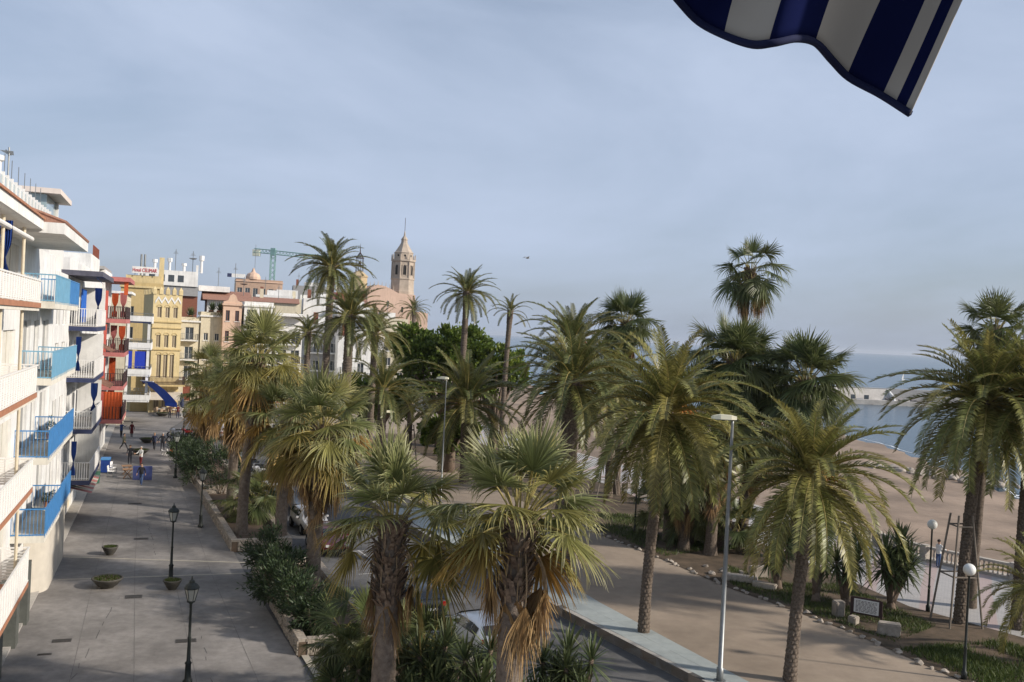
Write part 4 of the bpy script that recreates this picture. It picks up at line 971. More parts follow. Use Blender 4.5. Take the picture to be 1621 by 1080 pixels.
for k in range(4): x=.25+k*.85; zig.add([(x,-.06,15.0),(x+.42,-.06,15.7),(x+.85,-.06,15.0),(x+.85,-.06,15.35),(x+.42,-.06,16.05),(x,-.06,15.35)],[(0,1,4,5),(1,2,3,4)])
zig.build('white_zigzag',m_white,H)
for k in range(5):
    x=-.1+k*.86; MB().add([(x,-.12,16.3),(x+.5,-.12,16.3),(x+.5,.4,16.3),(x,.4,16.3),(x,-.12,16.95),(x+.5,-.12,16.95),(x+.5,.4,16.95),(x,.4,16.95),(x+.25,.14,17.4)],[(0,1,5,4),(1,2,6,5),(2,3,7,6),(3,0,4,7),(4,5,8),(5,6,8),(6,7,8),(7,4,8)]).build('battlement',m_yel,H)
for k in range(6):
    y=.9+k*1.4; MB().box(-.12,.35,y,y+.7,16.302,17.0).build('battlement',m_yel,H)
b_=MB().box(-1.0,4.4,-1.5,-.004,3.7,3.95).build('balcony',m_yeld,H); r_=MB(); rail_bars(r_,-.95,4.35,-1.45,-.05,3.95,1.1,.16,.03); r_.build('railing',m_dkrail,b_)
MB().box(-2.2,-.003,1.5,9,0,9.6).build('side_wing',m_yeld,H)
aw_=MB().add([(-.3,-.1,2.9),(4.2,-.1,2.9),(4.2,-2.2,2.1),(-.3,-2.2,2.1),(4.2,-2.2,1.9),(-.3,-2.2,1.9)],[(0,1,2,3),(3,2,4,5)]).build('awning',m_awn,H)
# yellow block with the sign, behind
H=far_house('yellow_hotel','yellow hotel block with a sign on its roof',-58.5,-52.6,141,17.4,10,m_yeld,5,2,R(20),cornice=m_yel,bal=None)
MB().box(.6,5.6,.6,8,17.7,19.3).build('roof_house',m_yel,H); MB().box(5.2,5.9,1,1.8,17.7,22.2).build('chimney',m_yel,H)
for k in range(2): MB().tube([(2.6+k*.5,2.5,19.2),(2.6+k*.5,2.5,22.6)],.15,8).build('flue',m_metal,H)
sg=MB().box(1.4,5.0,.2,.3,19.6,20.6).build('sign_board',m_white,H)
for x in (1.8,3.2,4.6): MB().box(x,x+.08,.302,.4,19.25,20.4).build('sign_post',m_metal,H)
def text_mesh(s,size):
    cu=bpy.data.curves.new('lettering','FONT'); cu.body=s; cu.size=size; cu.extrude=.02
    o=bpy.data.objects.new('tmp',cu); COL.objects.link(o); bpy.context.view_layer.update()
    me=bpy.data.meshes.new_from_object(o.evaluated_get(bpy.context.evaluated_depsgraph_get())); bpy.data.objects.remove(o); return me
me=text_mesh('Hotel CELIMAR',1.25); me.materials.append(mat('sign red',(.5,.03,.04),.6,.1,2))
for v in me.vertices: pass
w_=max(v.co.x for v in me.vertices); o=obj('lettering',me,sg,(1.5,.17,19.82)); o.rotation_euler=(R(90),0,0); o.scale=(3.4/w_,.62,1)
# white penthouse block with brown side wall
H=far_house('white_house','long white block with a grey band and brown side wall behind the battlements',-65,-56.5,168,17.2,12,m_brown,5,4,R(20),parapet=.0)
MB().box(-1.5,8.5,-.5,12,17.22,18.9).build('grey_band',m_grey,H)
ph=MB().box(-1.6,8.0,-.8,11,18.92,21.6).build('penthouse',m_white,H)
for k in range(4): MB().box(.2+k*1.6,1.2+k*1.6,-.83,-.803,19.6,20.8).build('penthouse_window',m_glass,ph)
MB().box(8.0,8.4,-.8,-.4,18.92,22.8).build('white_pier',m_white,H)
for x,h in ((1,2),(3.5,2.4),(6,1.6),(9,3.2)): MB().lathe([(.25,0),(.25,h*.7),(.45,h*.72),(.45,h)],(x,3,21.6),8).build('chimney',m_white,H)
aerial(H,4.5,2,21.6,4); aerial(H,7.5,4,21.6,4,True)
H=far_house('red_roof_house','white house with a broad red tiled roof above the cream houses',-55.6,-48.5,172,16.8,12,m_white,5,3,R(20),parapet=.0,bal=m_metal)
tiled_roof(H,-.8,7.9,-1.2,13,16.8,1.9)
aerial(H,2,5,18,5); aerial(H,5,5,18,6); aerial(H,6.5,3,17.5,4,True)
MB().box(-1.5,4,2.6,6,18.4,19.4).build('terrace_wall',m_white,H)
# front row after the battlemented house
H=far_house('cream_house','cream house with plants on its roof terrace beside the battlements',-53.0,-50.0,151,12.6,8,m_cream2,3,1,R(22),win=(1.3,2.0),bal=m_metal,cornice=m_white)
H2=far_house('cream_house','pale cream house with a planted terrace left of the peach house',-50.0,-46.6,152,13.6,8,m_cream2,3,2,R(22),win=(.7,1.2),cornice=m_white,bal=None)
for i,(x,y,z,l) in enumerate(((-52,152.5,13.2,'spiky pot plants on the cream house terrace'),(-48.9,153.5,14.2,'spiky terrace plant left of the peach pediment'),(-47.6,153.5,14.2,'terrace plant beside the peach pediment'))):
    t=thing('terrace_plant',l,'plant',(x,y,z)); MB().lathe([(.35,0),(.45,.5)],n=10).build('pot',m_terra,t)
    for k in range(2): o=obj('leaf_rosette',ROS[k],t,(.3*k,0,.6)); o.scale=(2.0,)*3
H=far_house('peach_house','slim peach house with a rounded gable and red shutters',-46.5,-43.6,152,15.6,8,m_pink,4,2,R(22),win=(.62,1.7),z_first=3.2,storey=3.3,cornice=m_pink,parapet=0,winm=m_shut)
g=MB(); P=[(0,15.9),(.0,16.2),(.7,16.4),(1.0,17.2),(1.45,17.5),(1.9,17.2),(2.2,16.4),(2.9,16.2),(2.9,15.9)]
n=len(P); g.add([(x,0,z) for x,z in P]+[(x,.4,z) for x,z in P],[tuple(range(n))[::-1],tuple(range(n,2*n))]+[(i,(i+1)%n,n+(i+1)%n,n+i) for i in range(n)]); g.build('gable',m_pink,H)
H=far_house('white_house','white house with wide balconies right of the peach house',-43.4,-38.8,153,15.6,9,m_white,4,2,R(22),win=(1.5,2.2),z_first=3.3,storey=3.2,bal=m_dkrail,cornice=m_white)
H=far_house('white_house','white house with a projecting roof slab behind the fan palms',-38.6,-34.4,155,14.0,9,m_white,4,2,R(20),win=(1.4,2.1),bal=m_dkrail,cornice=m_white)
MB().box(-.4,4.9,-1.8,2,14.3,14.7).build('roof_slab',m_white,H)
# terracotta house with round gable
H=far_house('terracotta_house','terracotta house with arcade windows and a round gable on the skyline',-77,-64.4,262,24.3,14,mat('terracotta render',(.43,.30,.22),.85,.1,2),7,6,R(18),win=(1.3,2.4),z_first=1.6,cornice=m_pink)
MB().lathe([(2.0,0),(2.0,.7),(1.6,1.5),(.6,2.0),(.15,3.2)],(4.6,1.6,25.1),12).build('round_gable',m_pink,H)
aerial(H,5,3,26,9)
MB().box(-1.2,2.4,-.4,-.2,25.3,26.3).build('roof_sign',m_white,H); MB().box(-2.4,-1.25,-.4,-.2,25.3,26.3).build('roof_sign',m_navy,H)
MB().box(10.8,16.5,-4,4,0,22.5).build('white_annexe',m_white,H)
# stepped town between the peach house and the church
r=random.Random(77)
town=[(-56,-47,205,17.6,m_cream2,True,'cream tiled house below the terracotta skyline house'),(-47,-38.5,212,18.2,m_white,False,'white flat roofed block under the crane'),(-64,-55,235,19.2,m_white,False,'white tiled house stepping up behind the cream one'),(-57,-47,240,18.6,m_cream2,False,'peach tiled house in the middle of the old town'),
 (-46,-36,236,18.6,m_cream2,True,'cream house with red roof left of the tall palm'),(-38,-29.5,205,16.6,m_white,False,'white house with balconies left of the tall palm'),(-30,-22,200,14.4,m_cream2,False,'cream block behind the bushy palms'),(-29.3,-21.5,160,10.6,m_white,False,'low white block under the bushy palms'),
 (-70,-58,300,24.6,m_grey,False,'grey block on the skyline right of the crane'),(-58,-48,305,23.2,m_brown,False,'brown block on the skyline left of the tall palm'),(-55,-47,300,21.6,m_white,True,'white house with red roof at the foot of the church hill'),(-44,-36,282,15.0,m_white,False,'white houses below the church wall'),(-40,-33,240,13.4,m_cream2,True,'cream tiled house right of the tall palm'),(-35.5,-29.5,165,12.4,m_grey,False,'grey house with dark balconies behind the low white block')]
for i,(a,b_,Y,zt,mm,tiled,l) in enumerate(town):
    H=far_house('town_house',l,a,b_,Y,zt,10,mm,max(2,int(zt/3.1)-1),max(2,int((b_-a)/2.2)),R(15),win=(1.1,1.7),z_first=2.2,bal=m_metal if i%2 else None,parapet=0 if tiled else .9)
    if tiled: tiled_roof(H,-.5,b_-a+.5,-.6,10.5,zt+.004,1.2)
    else: MB().box((b_-a)*.3,(b_-a)*.7,3,7,zt+.004,zt+2.2).build('roof_hut',m_white,H)
    if i%2==0: aerial(H,r.uniform(1,6),3,zt,r.uniform(3,6))
    MB().box(1.0,1.8,4,4.8,zt,zt+3.0).build('chimney',m_brown if i%3 else m_cream2,H)

# ---------------------------------------------------------------- church
m_ston = mat('church sandstone', (.42,.35,.28), .9, .16, .6, bump=.3, bscale=3, big=.15, bigscale=.12)
m_pinkw = mat('church pink wall', (.56,.40,.31), .9, .07, .4, big=.12, bigscale=.08, streak=.2)
m_dark = mat('dark opening', (.03,.028,.025), .95, .2, 2)
CH=thing('church','pink church with an octagonal stone bell tower on the headland','church',(-45.6,385,0),R(24))
tw=MB(); prof=[(5.0,8),(5.0,28.6),(4.85,28.8),(4.75,33.2),(5.0,33.4),(5.0,33.9),(4.6,34.1),(4.5,40.3),(5.1,40.8),(5.1,41.4),(4.3,41.5),(4.3,41.6)]
tw.lathe(prof,n=8,rot=R(14)); T=tw.build('bell_tower',m_ston,CH)
apo=4.55*math.cos(R(22.5))
for k in range(8):
    a=R(14+22.5+45*k); d=Vector((math.cos(a),math.sin(a),0)); s_=Vector((-d.y,d.x,0)); mb=MB(); P=[]
    for x,z in [(-.62,35.2),(.62,35.2),(.62,38.4),(.45,38.95),(0,39.25),(-.45,38.95),(-.62,38.4)]: P.append(d*(apo+.03)+s_*x+Vector((0,0,z)))
    mb.add(P,[tuple(range(7))]); mb.build('belfry_opening',m_dark,T)
    fr=MB()
    for sx in (-1,1): fr.add([d*(apo-.05)+s_*sx*.66+Vector((0,0,35.1)),d*(apo-.05)+s_*sx*.95+Vector((0,0,35.1)),d*(apo-.05)+s_*sx*.95+Vector((0,0,39.2)),d*(apo-.05)+s_*sx*.66+Vector((0,0,38.6)),d*(apo+.22)+s_*sx*.66+Vector((0,0,35.1)),d*(apo+.22)+s_*sx*.95+Vector((0,0,35.1)),d*(apo+.22)+s_*sx*.95+Vector((0,0,39.2)),d*(apo+.22)+s_*sx*.66+Vector((0,0,38.6))],[(4,5,6,7),(0,1,5,4),(0,4,7,3),(1,2,6,5),(3,7,6,2)])
    fr.build('opening_jamb',m_ston,T)
    av=R(14+45*k); q=Vector((math.cos(av),math.sin(av),0))
    MB().tube([q*4.85+Vector((0,0,41.3)),q*4.85+Vector((0,0,43.2)),q*4.85+Vector((0,0,43.6))],[.28,.2,.05],6).build('pinnacle',m_ston,T)
    MB().tube([q*4.62+Vector((0,0,34)),q*4.62+Vector((0,0,40.4))],.3,6).build('corner_shaft',m_ston,T)
dm=MB().lathe([(3.9,41.4),(3.9,44.0),(4.1,44.2),(3.7,44.6),(2.9,45.8),(2.0,47.2),(1.35,48.4),(1.25,49.4),(1.5,49.6),(1.0,50.4),(.4,51.2),(.25,52.6),(.1,53.2)],n=8,rot=R(14)).build('dome',m_ston,T)
for k in range(8):
    a=R(14+22.5+45*k); d=Vector((math.cos(a),math.sin(a),0)); MB().lathe([(.45,0),(.45,.06)],n=10).build('round_window',m_dark,dm,False,d*3.58+Vector((0,0,43))).rotation_euler=(R(90),0,a+R(90))
MB().tube([(0,0,53),(0,0,58.5)],.10,6).build('lightning_rod',m_dkrail,dm)
nv=MB(); P=[(-16,0),(9,0),(9,20.0),(8.2,20.4),(4,20.6),(3.6,27.2),(-3.6,27.6),(-6,28.8),(-9,30.0),(-12,30.4),(-14.5,29.2),(-16,28)]
n=len(P); nv.add([(x,-6.5,z) for x,z in P]+[(x,22,z) for x,z in P],[tuple(range(n)),tuple(range(n,2*n))[::-1]]+[(i,n+i,n+(i+1)%n,(i+1)%n) for i in range(n)])
NV=nv.build('nave',m_pinkw,CH)
MB().box(4.2,9.2,-6.8,-6.503,12,20.2).build('buttress',m_pinkw,NV)
for x,z in ((-8,22),(-2,20),(6.4,15)): MB().box(x,x+.8,-6.54,-6.504,z,z+2.2).build('nave_window',m_dark,NV)
for k in range(7): MB().tube([(-15+k*1.6,-6,29.4-abs(k-2)*.3),(-15+k*1.6,-6,32.0-abs(k-2)*.3)],[.22,.05],6).build('finial',m_ston,NV)
# second stair tower and iron bell cage
t2=MB().lathe([(3.4,8),(3.4,33.2),(3.7,33.5),(3.7,34),(2.9,34.6),(1.4,35.8),(.8,36)],(-17,4,0),8).build('clock_tower',mat('ochre church stone',(.46,.36,.22),.9,.15,1),CH)
cg=MB()
for k in range(6):
    a=k*math.pi/3; x=-17+1.5*math.cos(a); y=4+1.5*math.sin(a)
    cg.tube([(x,y,35.2),(x,y,41),(-17+.9*math.cos(a),4+.9*math.sin(a),42.2),(-17,4,43.5)],.12,5)
for z in (38,41): cg.lathe([(1.75,z),(1.75,z+.25),(1.4,z+.25),(1.4,z)],(-17,4,0),12,cap=False)
cg.tube([(-17,4,43),(-17,4,47)],[.25,.03],6); CG=cg.build('bell_cage',m_dkrail,t2)
MB().lathe([(.75,0),(.6,.4),(.4,1.1),(.1,1.3)],(-17,4,38.6),10).build('bell',m_dkrail,CG)

# ---------------------------------------------------------------- tower crane
m_crane = mat('crane green', (.20,.34,.33), .6, .12, 1); 
C=thing('tower_crane','green tower crane standing behind the town roofs','crane',(-85,332,0))
def lattice(mb,a,b,w,n,r=.09):
    a=Vector(a);b=Vector(b);d=(b-a).normalized(); u=d.cross(Vector((0,1,0))).normalized(); v=d.cross(u)
    cs=[(1,1),(1,-1),(-1,-1),(-1,1)]; pt=lambda i,c:a.lerp(b,i/n)+u*w/2*c[0]+v*w/2*c[1]
    for c in cs: mb.tube([pt(0,c),pt(n,c)],r*1.4,4)
    for i in range(n):
        for k in range(4): mb.tube([pt(i,cs[k]),pt(i+1,cs[(k+1)%4])],r,4,cap=False)
mb=MB(); lattice(mb,(0,0,0),(0,0,37),1.5,22,.10); mb.build('mast',m_crane,C)
mb=MB(); lattice(mb,(-.5,0,38.0),(22,2,36.8),1.3,20,.085); mb.build('jib',m_crane,C)
mb=MB(); lattice(mb,(.5,0,38.0),(-6.5,-.6,38.3),1.3,6,.09); mb.build('counter_jib',m_crane,C)
MB().box(-7.0,-4.6,-1.2,.6,36.4,38.6).build('counterweight',mat('pale concrete block',(.6,.62,.5),.8,.1,1),C)
MB().box(-.8,.8,-.8,.8,36.8,39.4).build('cab',m_crane,C)

# ---------------------------------------------------------------- breakwater
B=thing('breakwater','grey harbour breakwater with a high parapet wall','breakwater',(60,284,-3))
MB().prism([(0,-1.5),(200,2),(200,9),(0,9)],0,1.9).build('quay',m_conc,B)
MB().prism([(0,6.5),(200,10),(200,12),(0,12)],1.901,5.2).build('parapet_wall',m_grey,B)
MB().add([(35,2.2,1.9),(55.5,2.6,1.9),(55.5,6.6,5.0),(35,6.6,5.0),(55.5,6.6,1.9),(35,6.6,1.9)],[(0,1,2,3),(1,4,2),(0,3,5)]).build('sloping_store',m_conc,B)
MB().add([(55.6,.6,1.9),(56.1,.6,1.9),(56.1,6.4,1.9),(55.6,6.4,1.9),(55.6,6.4,5.1),(56.1,6.4,5.1),(55.6,1.6,3.2),(56.1,1.6,3.2)],[(0,1,7,6),(6,7,5,4),(1,2,5,7),(0,6,4,3)]).build('end_wall',m_white,B)
for k in range(3): MB().box(39+k*4,40.4+k*4,1.9,2.1,1.92,3.2).build('store_door',m_glass,B)
r=random.Random(4); rk=MB()
for k in range(420):
    x=r.uniform(56 if k%3 else 0,200); z=r.uniform(-.4,2.6); rk.obox((x,1.9-1.0-r.uniform(0,1.8)+(x/200)*3.5+z*.6-.4,z*.8),(r.uniform(.7,1.6),r.uniform(.7,1.4),r.uniform(.6,1.2)),r.uniform(0,3),r.uniform(-.5,.5),r.uniform(-.5,.5))
q=rk.build('armour_rocks',mat('armour rock',(.22,.20,.19),.95,.3,.8),B); q['kind']='stuff'
# ================================================================ STREET FURNITURE
m_lamp = mat('black lamp iron', (.03,.035,.032), .5, .2, 5, metal=.2)
m_lglass = glassmat('lantern glass', (.35,.36,.33), .15)
def lantern(label, loc):
    t=thing('street_lantern',label,'street lamp',loc,rnd.uniform(0,1.5),'black lantern lamps on the promenade')
    MB().lathe([(.17,0),(.17,.12),(.11,.18),(.10,.7),(.13,.74),(.07,.82),(.055,1.6),(.07,1.64),(.05,1.7),(.042,2.85),(.075,2.9),(.04,2.96)],n=12).build('pole',m_lamp,t,True)
    g=MB().lathe([(.12,2.98),(.235,3.42)],n=6).build('lantern_glass',m_lglass,t)
    f=MB()
    for k in range(6): a=k*math.pi/3; f.tube([(.125*math.cos(a),.125*math.sin(a),2.96),(.245*math.cos(a),.245*math.sin(a),3.43)],.014,4)
    f.lathe([(.255,3.41),(.28,3.45),(.2,3.56),(.1,3.62),(.09,3.70),(.03,3.74),(.02,3.84),(.0,3.86)],n=12); f.lathe([(.15,2.93),(.15,2.97)],n=8); f.build('lantern_frame',m_lamp,t)
lantern('lantern lamp beside the smaller dish planter in the middle of the promenade',(-16.4,47.1,0))
lantern('nearest lantern lamp, its foot cut by the bottom edge',(-11.0,33.8,0))
lantern('lantern lamp at the corner of the bare earth planter wall',(-19.0,59.5,0))
lantern('lantern lamp at the corner of the furthest planter wall',(-27.0,77.5,0))
lantern('lantern lamp far up near the motorcycles',(-33.5,98,0))

# dish planters
m_dish = mat('dark iron dish', (.07,.065,.055), .75, .25, 6, bump=.2)
def dish(label, loc, r_, seed):
    t=thing('dish_planter',label,'planter',loc,0,'round dish planters on the promenade')
    MB().lathe([(r_*.42,0),(r_*.46,.06),(r_*.62,.12),(r_*.9,.36),(r_*1.0,.43),(r_*1.0,.48),(r_*.9,.48),(r_*.86,.40)],n=24,cap=False).build('bowl',m_dish,t,True)
    MB().lathe([(r_*.87,.39),(r_*.87,.415)],n=24).build('soil',m_earth,t)
    mb=MB(); q=random.Random(seed)
    for i in range(240):
        a=q.uniform(0,6.28); d=r_*.8*q.random()**.5; x,y=d*math.cos(a),d*math.sin(a); h=q.uniform(.04,.13); w=.03
        mb.add([(x-w,y,.41),(x+w,y,.41),(x+q.gauss(0,.05),y+q.gauss(0,.05),.41+h)],[(0,1,2)],0,[.2,.2,q.random()])
    mb.build('moss',m_grass,t)
dish('larger dish planter in the foreground of the promenade',(-18.8,45.3,0),.72,1)
dish('dish planter at the foot of the middle lantern lamp',(-15.75,45.5,0),.44,2)
dish('smaller dish planter beyond the larger one',(-21.3,51.5,0),.42,3)
dish('dish planter behind the woman walking towards us',(-34.8,90.0,0),.85,4)
dish('dish planter beside the couple holding hands',(-37.4,98.5,0),.8,5)
dish('furthest dish planter in front of the cafe terrace',(-46.0,126,0),.9,6)

# tall street lamp with flat head
def tall_lamp(label, loc, h, head_dir, k=1.0):
    t=thing('street_lamp',label,'street lamp',loc,head_dir)
    MB().lathe([(.13*k,0),(.13*k,.5),(.095*k,.52),(.085*k,h*.5),(.055*k,h*.98),(.05*k,h)],n=12).build('pole',m_metal,t,True)
    MB().lathe([(.24,-.02),(.24,.03)],n=10).build('base_plate',m_metal,t)
    mb=MB(); P=[(-.12,0),(.12,0)]; secs=[(-.15,.10,.10),(.05,.17,.14),(.45,.19,.15),(.72,.14,.10),(.80,.05,.05)]; V=[];F=[]
    for x,w,hh in secs: V+= [(x,-w,h-.02),(x,w,h-.02),(x,w*.8,h+hh),(x,-w*.8,h+hh)]
    for i in range(len(secs)-1):
        for k in range(4): F.append((i*4+k,i*4+(k+1)%4,i*4+4+(k+1)%4,i*4+4+k))
    F+=[(0,3,2,1),(16,17,18,19)]; mb.add(V,F); hd=mb.build('lamp_head',mat('cream lamp housing',(.72,.68,.5),.5,.05,3),t)
    MB().box(.05,.65,-.14,.14,h-.05,h-.022).build('lens',m_lglass,hd)
tall_lamp('tall grey street lamp with a flat cream head beside the slab path',(8.45,35.7,RZ),9.9,R(172))
tall_lamp('far grey street lamp in front of the wide dark feather palm',(-4.7,70,RZ),9.2,R(160),.62)
tall_lamp('slim far street lamp left of the propped young palm',(-9.9,76,RZ),6.0,R(20))

# globe lamps
m_globe = mat('white globe', (.72,.72,.68), .35, .03, 3)
def globe_lamp(label, loc, h=4.3):
    t=thing('globe_lamp',label,'street lamp',loc,0,'globe lamps in the planted bed')
    MB().lathe([(.11,0),(.11,.3),(.07,.34),(.06,1.2),(.075,1.25),(.05,1.3),(.042,h-.3),(.08,h-.24),(.09,h-.2)],n=12).build('pole',m_lamp,t,True)
    MB().lathe([(.24*math.sin(math.pi*k/12),h-.03-.24*math.cos(math.pi*k/12)) for k in range(1,12)],n=20).build('globe',m_globe,t,True)
globe_lamp('globe lamp at the edge of the sea walk beside the yucca',(21.2,46.8,RZ),4.35)
globe_lamp('nearer globe lamp in front of the propped palm trunks',(18.4,37.2,RZ),4.35)
globe_lamp('globe lamp in the shade of the dark palm cluster',(8.7,62.5,RZ),4.3)

# notice board
t=thing('notice_board','dark framed notice board with a white sheet in the bed','notice board',(17.3,44.6,RZ),R(-32))
MB().box(-.72,-.64,-.03,.03,-.05,1.05).build('post',m_dkrail,t); MB().box(.64,.72,-.03,.03,-.05,1.05).build('post',m_dkrail,t)
MB().box(-.64,.64,-.04,.03,.28,1.08).build('frame',m_dkrail,t)
sh_=MB().box(-.56,.56,-.05,-.042,.36,1.0).build('sheet',mat('white notice sheet',(.66,.66,.64),.6,.05,3),t)
ln=MB(); q=random.Random(3)
for k in range(9):
    x=-.48
    while x<.4:
        w=q.uniform(.05,.16); ln.quad((x,-.0525,.90-k*.06),(min(.48,x+w),-.0525,.90-k*.06),(min(.48,x+w),-.0525,.925-k*.06),(x,-.0525,.925-k*.06)); x+=w+.035
ln.build('small_print',m_dkrail,sh_)

# stones
def rock_mesh(seed):
    r=random.Random(seed); bm=bmesh.new()
    for _ in range(17):
        d=Vector((r.gauss(0,1),r.gauss(0,1),r.gauss(0,1))).normalized()*r.uniform(.42,.52); bm.verts.new(d)
    h=bmesh.ops.convex_hull(bm,input=bm.verts[:]); bmesh.ops.delete(bm,geom=[g for g in h['geom_interior'] if isinstance(g,bmesh.types.BMVert)],context='VERTS')
    bmesh.ops.bevel(bm,geom=bm.edges[:],offset=.03,segments=1,affect='EDGES')
    me=bpy.data.meshes.new('rock'); bm.to_mesh(me); bm.free(); return me
m_rock = mat('pale rock', (.33,.29,.245), .95, .3, 3, bump=.5, rand=.2)
ROCK=[rock_mesh(k) for k in range(6)]
for me in ROCK: me.materials.append(m_rock)
def rock(label, loc, size, group, seed, name='border_stone', cat='stone'):
    r=random.Random(seed); o=tag(obj(name,ROCK[seed%6],None,loc),label,cat,group); s_=size; o.scale=(s_*r.uniform(.8,1.4),s_*r.uniform(.8,1.2),s_*r.uniform(.55,.85)); o.rotation_euler=(0,0,r.uniform(0,6.28)); return o
tot=plen(BED_L[1:9]); n=70
for k in range(n):
    p=along(BED_L[1:9],tot*(k+.5)/n); rock('small pale stone in the row edging the planted bed',(p.x+rnd.uniform(-.15,.25),p.y+rnd.uniform(-.2,.2),RZ+.04),rnd.uniform(.22,.42),'stones edging the planted bed',k)
for k in range(16): rock('loose pale stone heaped under the dark palm cluster',(12.6+rnd.uniform(-1.2,1.0),52.6+rnd.uniform(-1.2,1.6),RZ+.06),rnd.uniform(.25,.5),'stones heaped by the dark palms',k+3)
def block(label,loc,size,rz,top=None):
    bm=bmesh.new(); bmesh.ops.create_cube(bm,size=1); 
    for v in bm.verts: v.co=Vector((v.co.x*size[0]*rnd.uniform(.9,1.05),v.co.y*size[1]*rnd.uniform(.9,1.05),v.co.z*size[2]*rnd.uniform(.92,1.05)+size[2]/2))
    bmesh.ops.bevel(bm,geom=bm.edges[:],offset=.05,segments=2,affect='EDGES'); me=bpy.data.meshes.new('stone_block'); bm.to_mesh(me); bm.free(); me.materials.append(m_rock); return tag(obj('stone_block',me,None,loc,rz),label,'stone block')
block('squared pale stone block in front of the notice board',(17.6,42.6,RZ),(1.0,.6,.55),R(-25)); block('upright stone block left of the notice board',(16.2,45.2,RZ),(.5,.45,.75),R(15)); block('small orange stained stone below the notice board',(16.5,44.0,RZ),(.45,.4,.4),R(40))
block('long stone slab at the bed edge behind the tall lamp',(12.9,51.0,RZ),(1.9,.6,.35),R(-20)); block('pale boulder like block under the nearest feather palm leaves',(14.2,52.2,RZ),(1.0,.6,.6),R(10)); block('second stone slab lying at the bed edge',(13.9,49.8,RZ),(1.3,.5,.3),R(-30))
# boulders on the beach
for k in range(60):
    f=k/60; rock('grey boulder of the rocky spit at the waterline',(46+15*f+rnd.uniform(-2,2),128-16*f+rnd.uniform(-2.5,2.5),-2.0),rnd.uniform(.7,1.7),'boulders of the rocky spit',k+5,'boulder','boulder')

# balustrade along the sea walk
m_bal = mat('balustrade cement', (.42,.38,.33), .9, .15, 4, bump=.3)
BAL=[(43.2,35.2),(34.9,46.8),(29.5,54.4),(26.1,58.4),(21.6,69.5)]
bprof=[(.075,0),(.075,.06),(.045,.10),(.075,.24),(.085,.30),(.05,.46),(.045,.52),(.07,.56),(.07,.62)]
bme=MB().lathe(bprof,n=8).mesh('baluster',m_bal,True)
names_=['balustrade stretch at the right edge of the picture','balustrade stretch behind the propped palm trunks','short balustrade stretch at the bend beside the yucca','balustrade stretch hidden behind the yuccas']
for i in range(len(BAL)-1):
    a=Vector(BAL[i]);b_=Vector(BAL[i+1]);L=(b_-a).length;ang=math.atan2(b_.y-a.y,b_.x-a.x); t=thing('balustrade',names_[i],'balustrade',(a.x,a.y,RZ),ang,'balustrade along the sea walk')
    MB().box(.2,L-.2,-.16,.16,0,.16).build('plinth',m_bal,t); MB().box(.2,L-.2,-.17,.17,.782,.92).build('coping',m_bal,t)
    npier=max(1,round(L/3.6))
    for k in range(npier+(1 if i==len(BAL)-2 else 0)):
        x=k*L/npier; MB().box(x-.2,x+.2,-.2,.2,-.01,1.0).build('pier',m_bal,t)
    q=.27; k=.36
    while k<L-.3: obj('baluster',bme,t,(k,0,.16)); k+=q

# props around palms
m_wood = mat('weathered timber', (.20,.17,.14), .9, .25, 6)
def props(label, loc, h, w, n=4, rz=.3):
    t=thing('tree_props',label,'timber props',loc,rz,'timber props around palms'); tops=[]
    for k in range(n):
        a=k*2*math.pi/n+.6; MB().tube([(w*math.cos(a),w*math.sin(a),0),(w*.42*math.cos(a),w*.42*math.sin(a),h)],.05,6).build('prop',m_wood,t); tops.append(a)
    for z in (.45,.9):
        f=lerp(1,.42,z)*w
        for k in range(n):
            a=tops[k];b=tops[(k+1)%n]; MB().tube([(f*math.cos(a),f*math.sin(a),z*h),(f*math.cos(b),f*math.sin(b),z*h)],.04,5).build('tie_bar',m_wood,t)
props('timber frame around the palm near the beach wall',(8.2,76,RZ),3.4,1.5)
props('tall timber props around the palm trunks beside the sea walk',(21.7,44.9,RZ),5.2,1.15)
props('timber props under the young palm by the dense tree',(-8.9,86,.2),4.2,1.2)

# cafe furniture
m_wick = mat('woven chair', (.30,.22,.15), .8, .25, 12); m_table = mat('wood table', (.30,.17,.09), .6, .2, 4)
def chair_parts(t, m):
    MB().box(-.22,.22,-.22,.22,.43,.47).build('seat',m,t); MB().obox((0,.23,.68),(.44,.04,.44),rx=-.12).build('backrest',m,t)
    for x in (-.2,.2):
        for y in (-.2,.2): MB().box(x-.018,x+.018,y-.018,y+.018,0,.43).build('leg',m_metal,t)
    for x in (-.22,.22): MB().box(x-.02,x+.02,-.2,.22,.62,.65).build('armrest',m,t)
def chair(label,loc,rz,m,group): t=thing('chair',label,'chair',loc,rz,group); chair_parts(t,m); return t
def table(label,loc,rz,group,mt=None):
    t=thing('table',label,'table',loc,rz,group); MB().box(-.38,.38,-.38,.38,.71,.75).build('top',mt or m_table,t)
    MB().tube([(-.3,-.3,0),(.3,.3,.71)],.025,5).build('leg',m_table,t); MB().tube([(.3,-.3,0),(-.3,.3,.71)],.025,5).build('leg',m_table,t); MB().tube([(-.3,.3,0),(.3,-.3,.71)],.025,5).build('leg',m_table,t); MB().tube([(.3,.3,0),(-.3,-.3,.71)],.025,5).build('leg',m_table,t); return t
chair('white chair left of the folding tables',(-31.9,76.6,0),R(100),m_wrail,'chairs by the house front'); chair('second white chair behind the folding tables',(-32.6,78.6,0),R(70),m_wrail,'chairs by the house front')
table('low wooden folding table beside the blue boards',(-30.4,76.2,0),.4,'folding tables'); table('wooden folding table behind the first',(-31.2,78,0),.5,'folding tables')
r=random.Random(6); g_='woven chairs of the far cafe terrace'; base=None
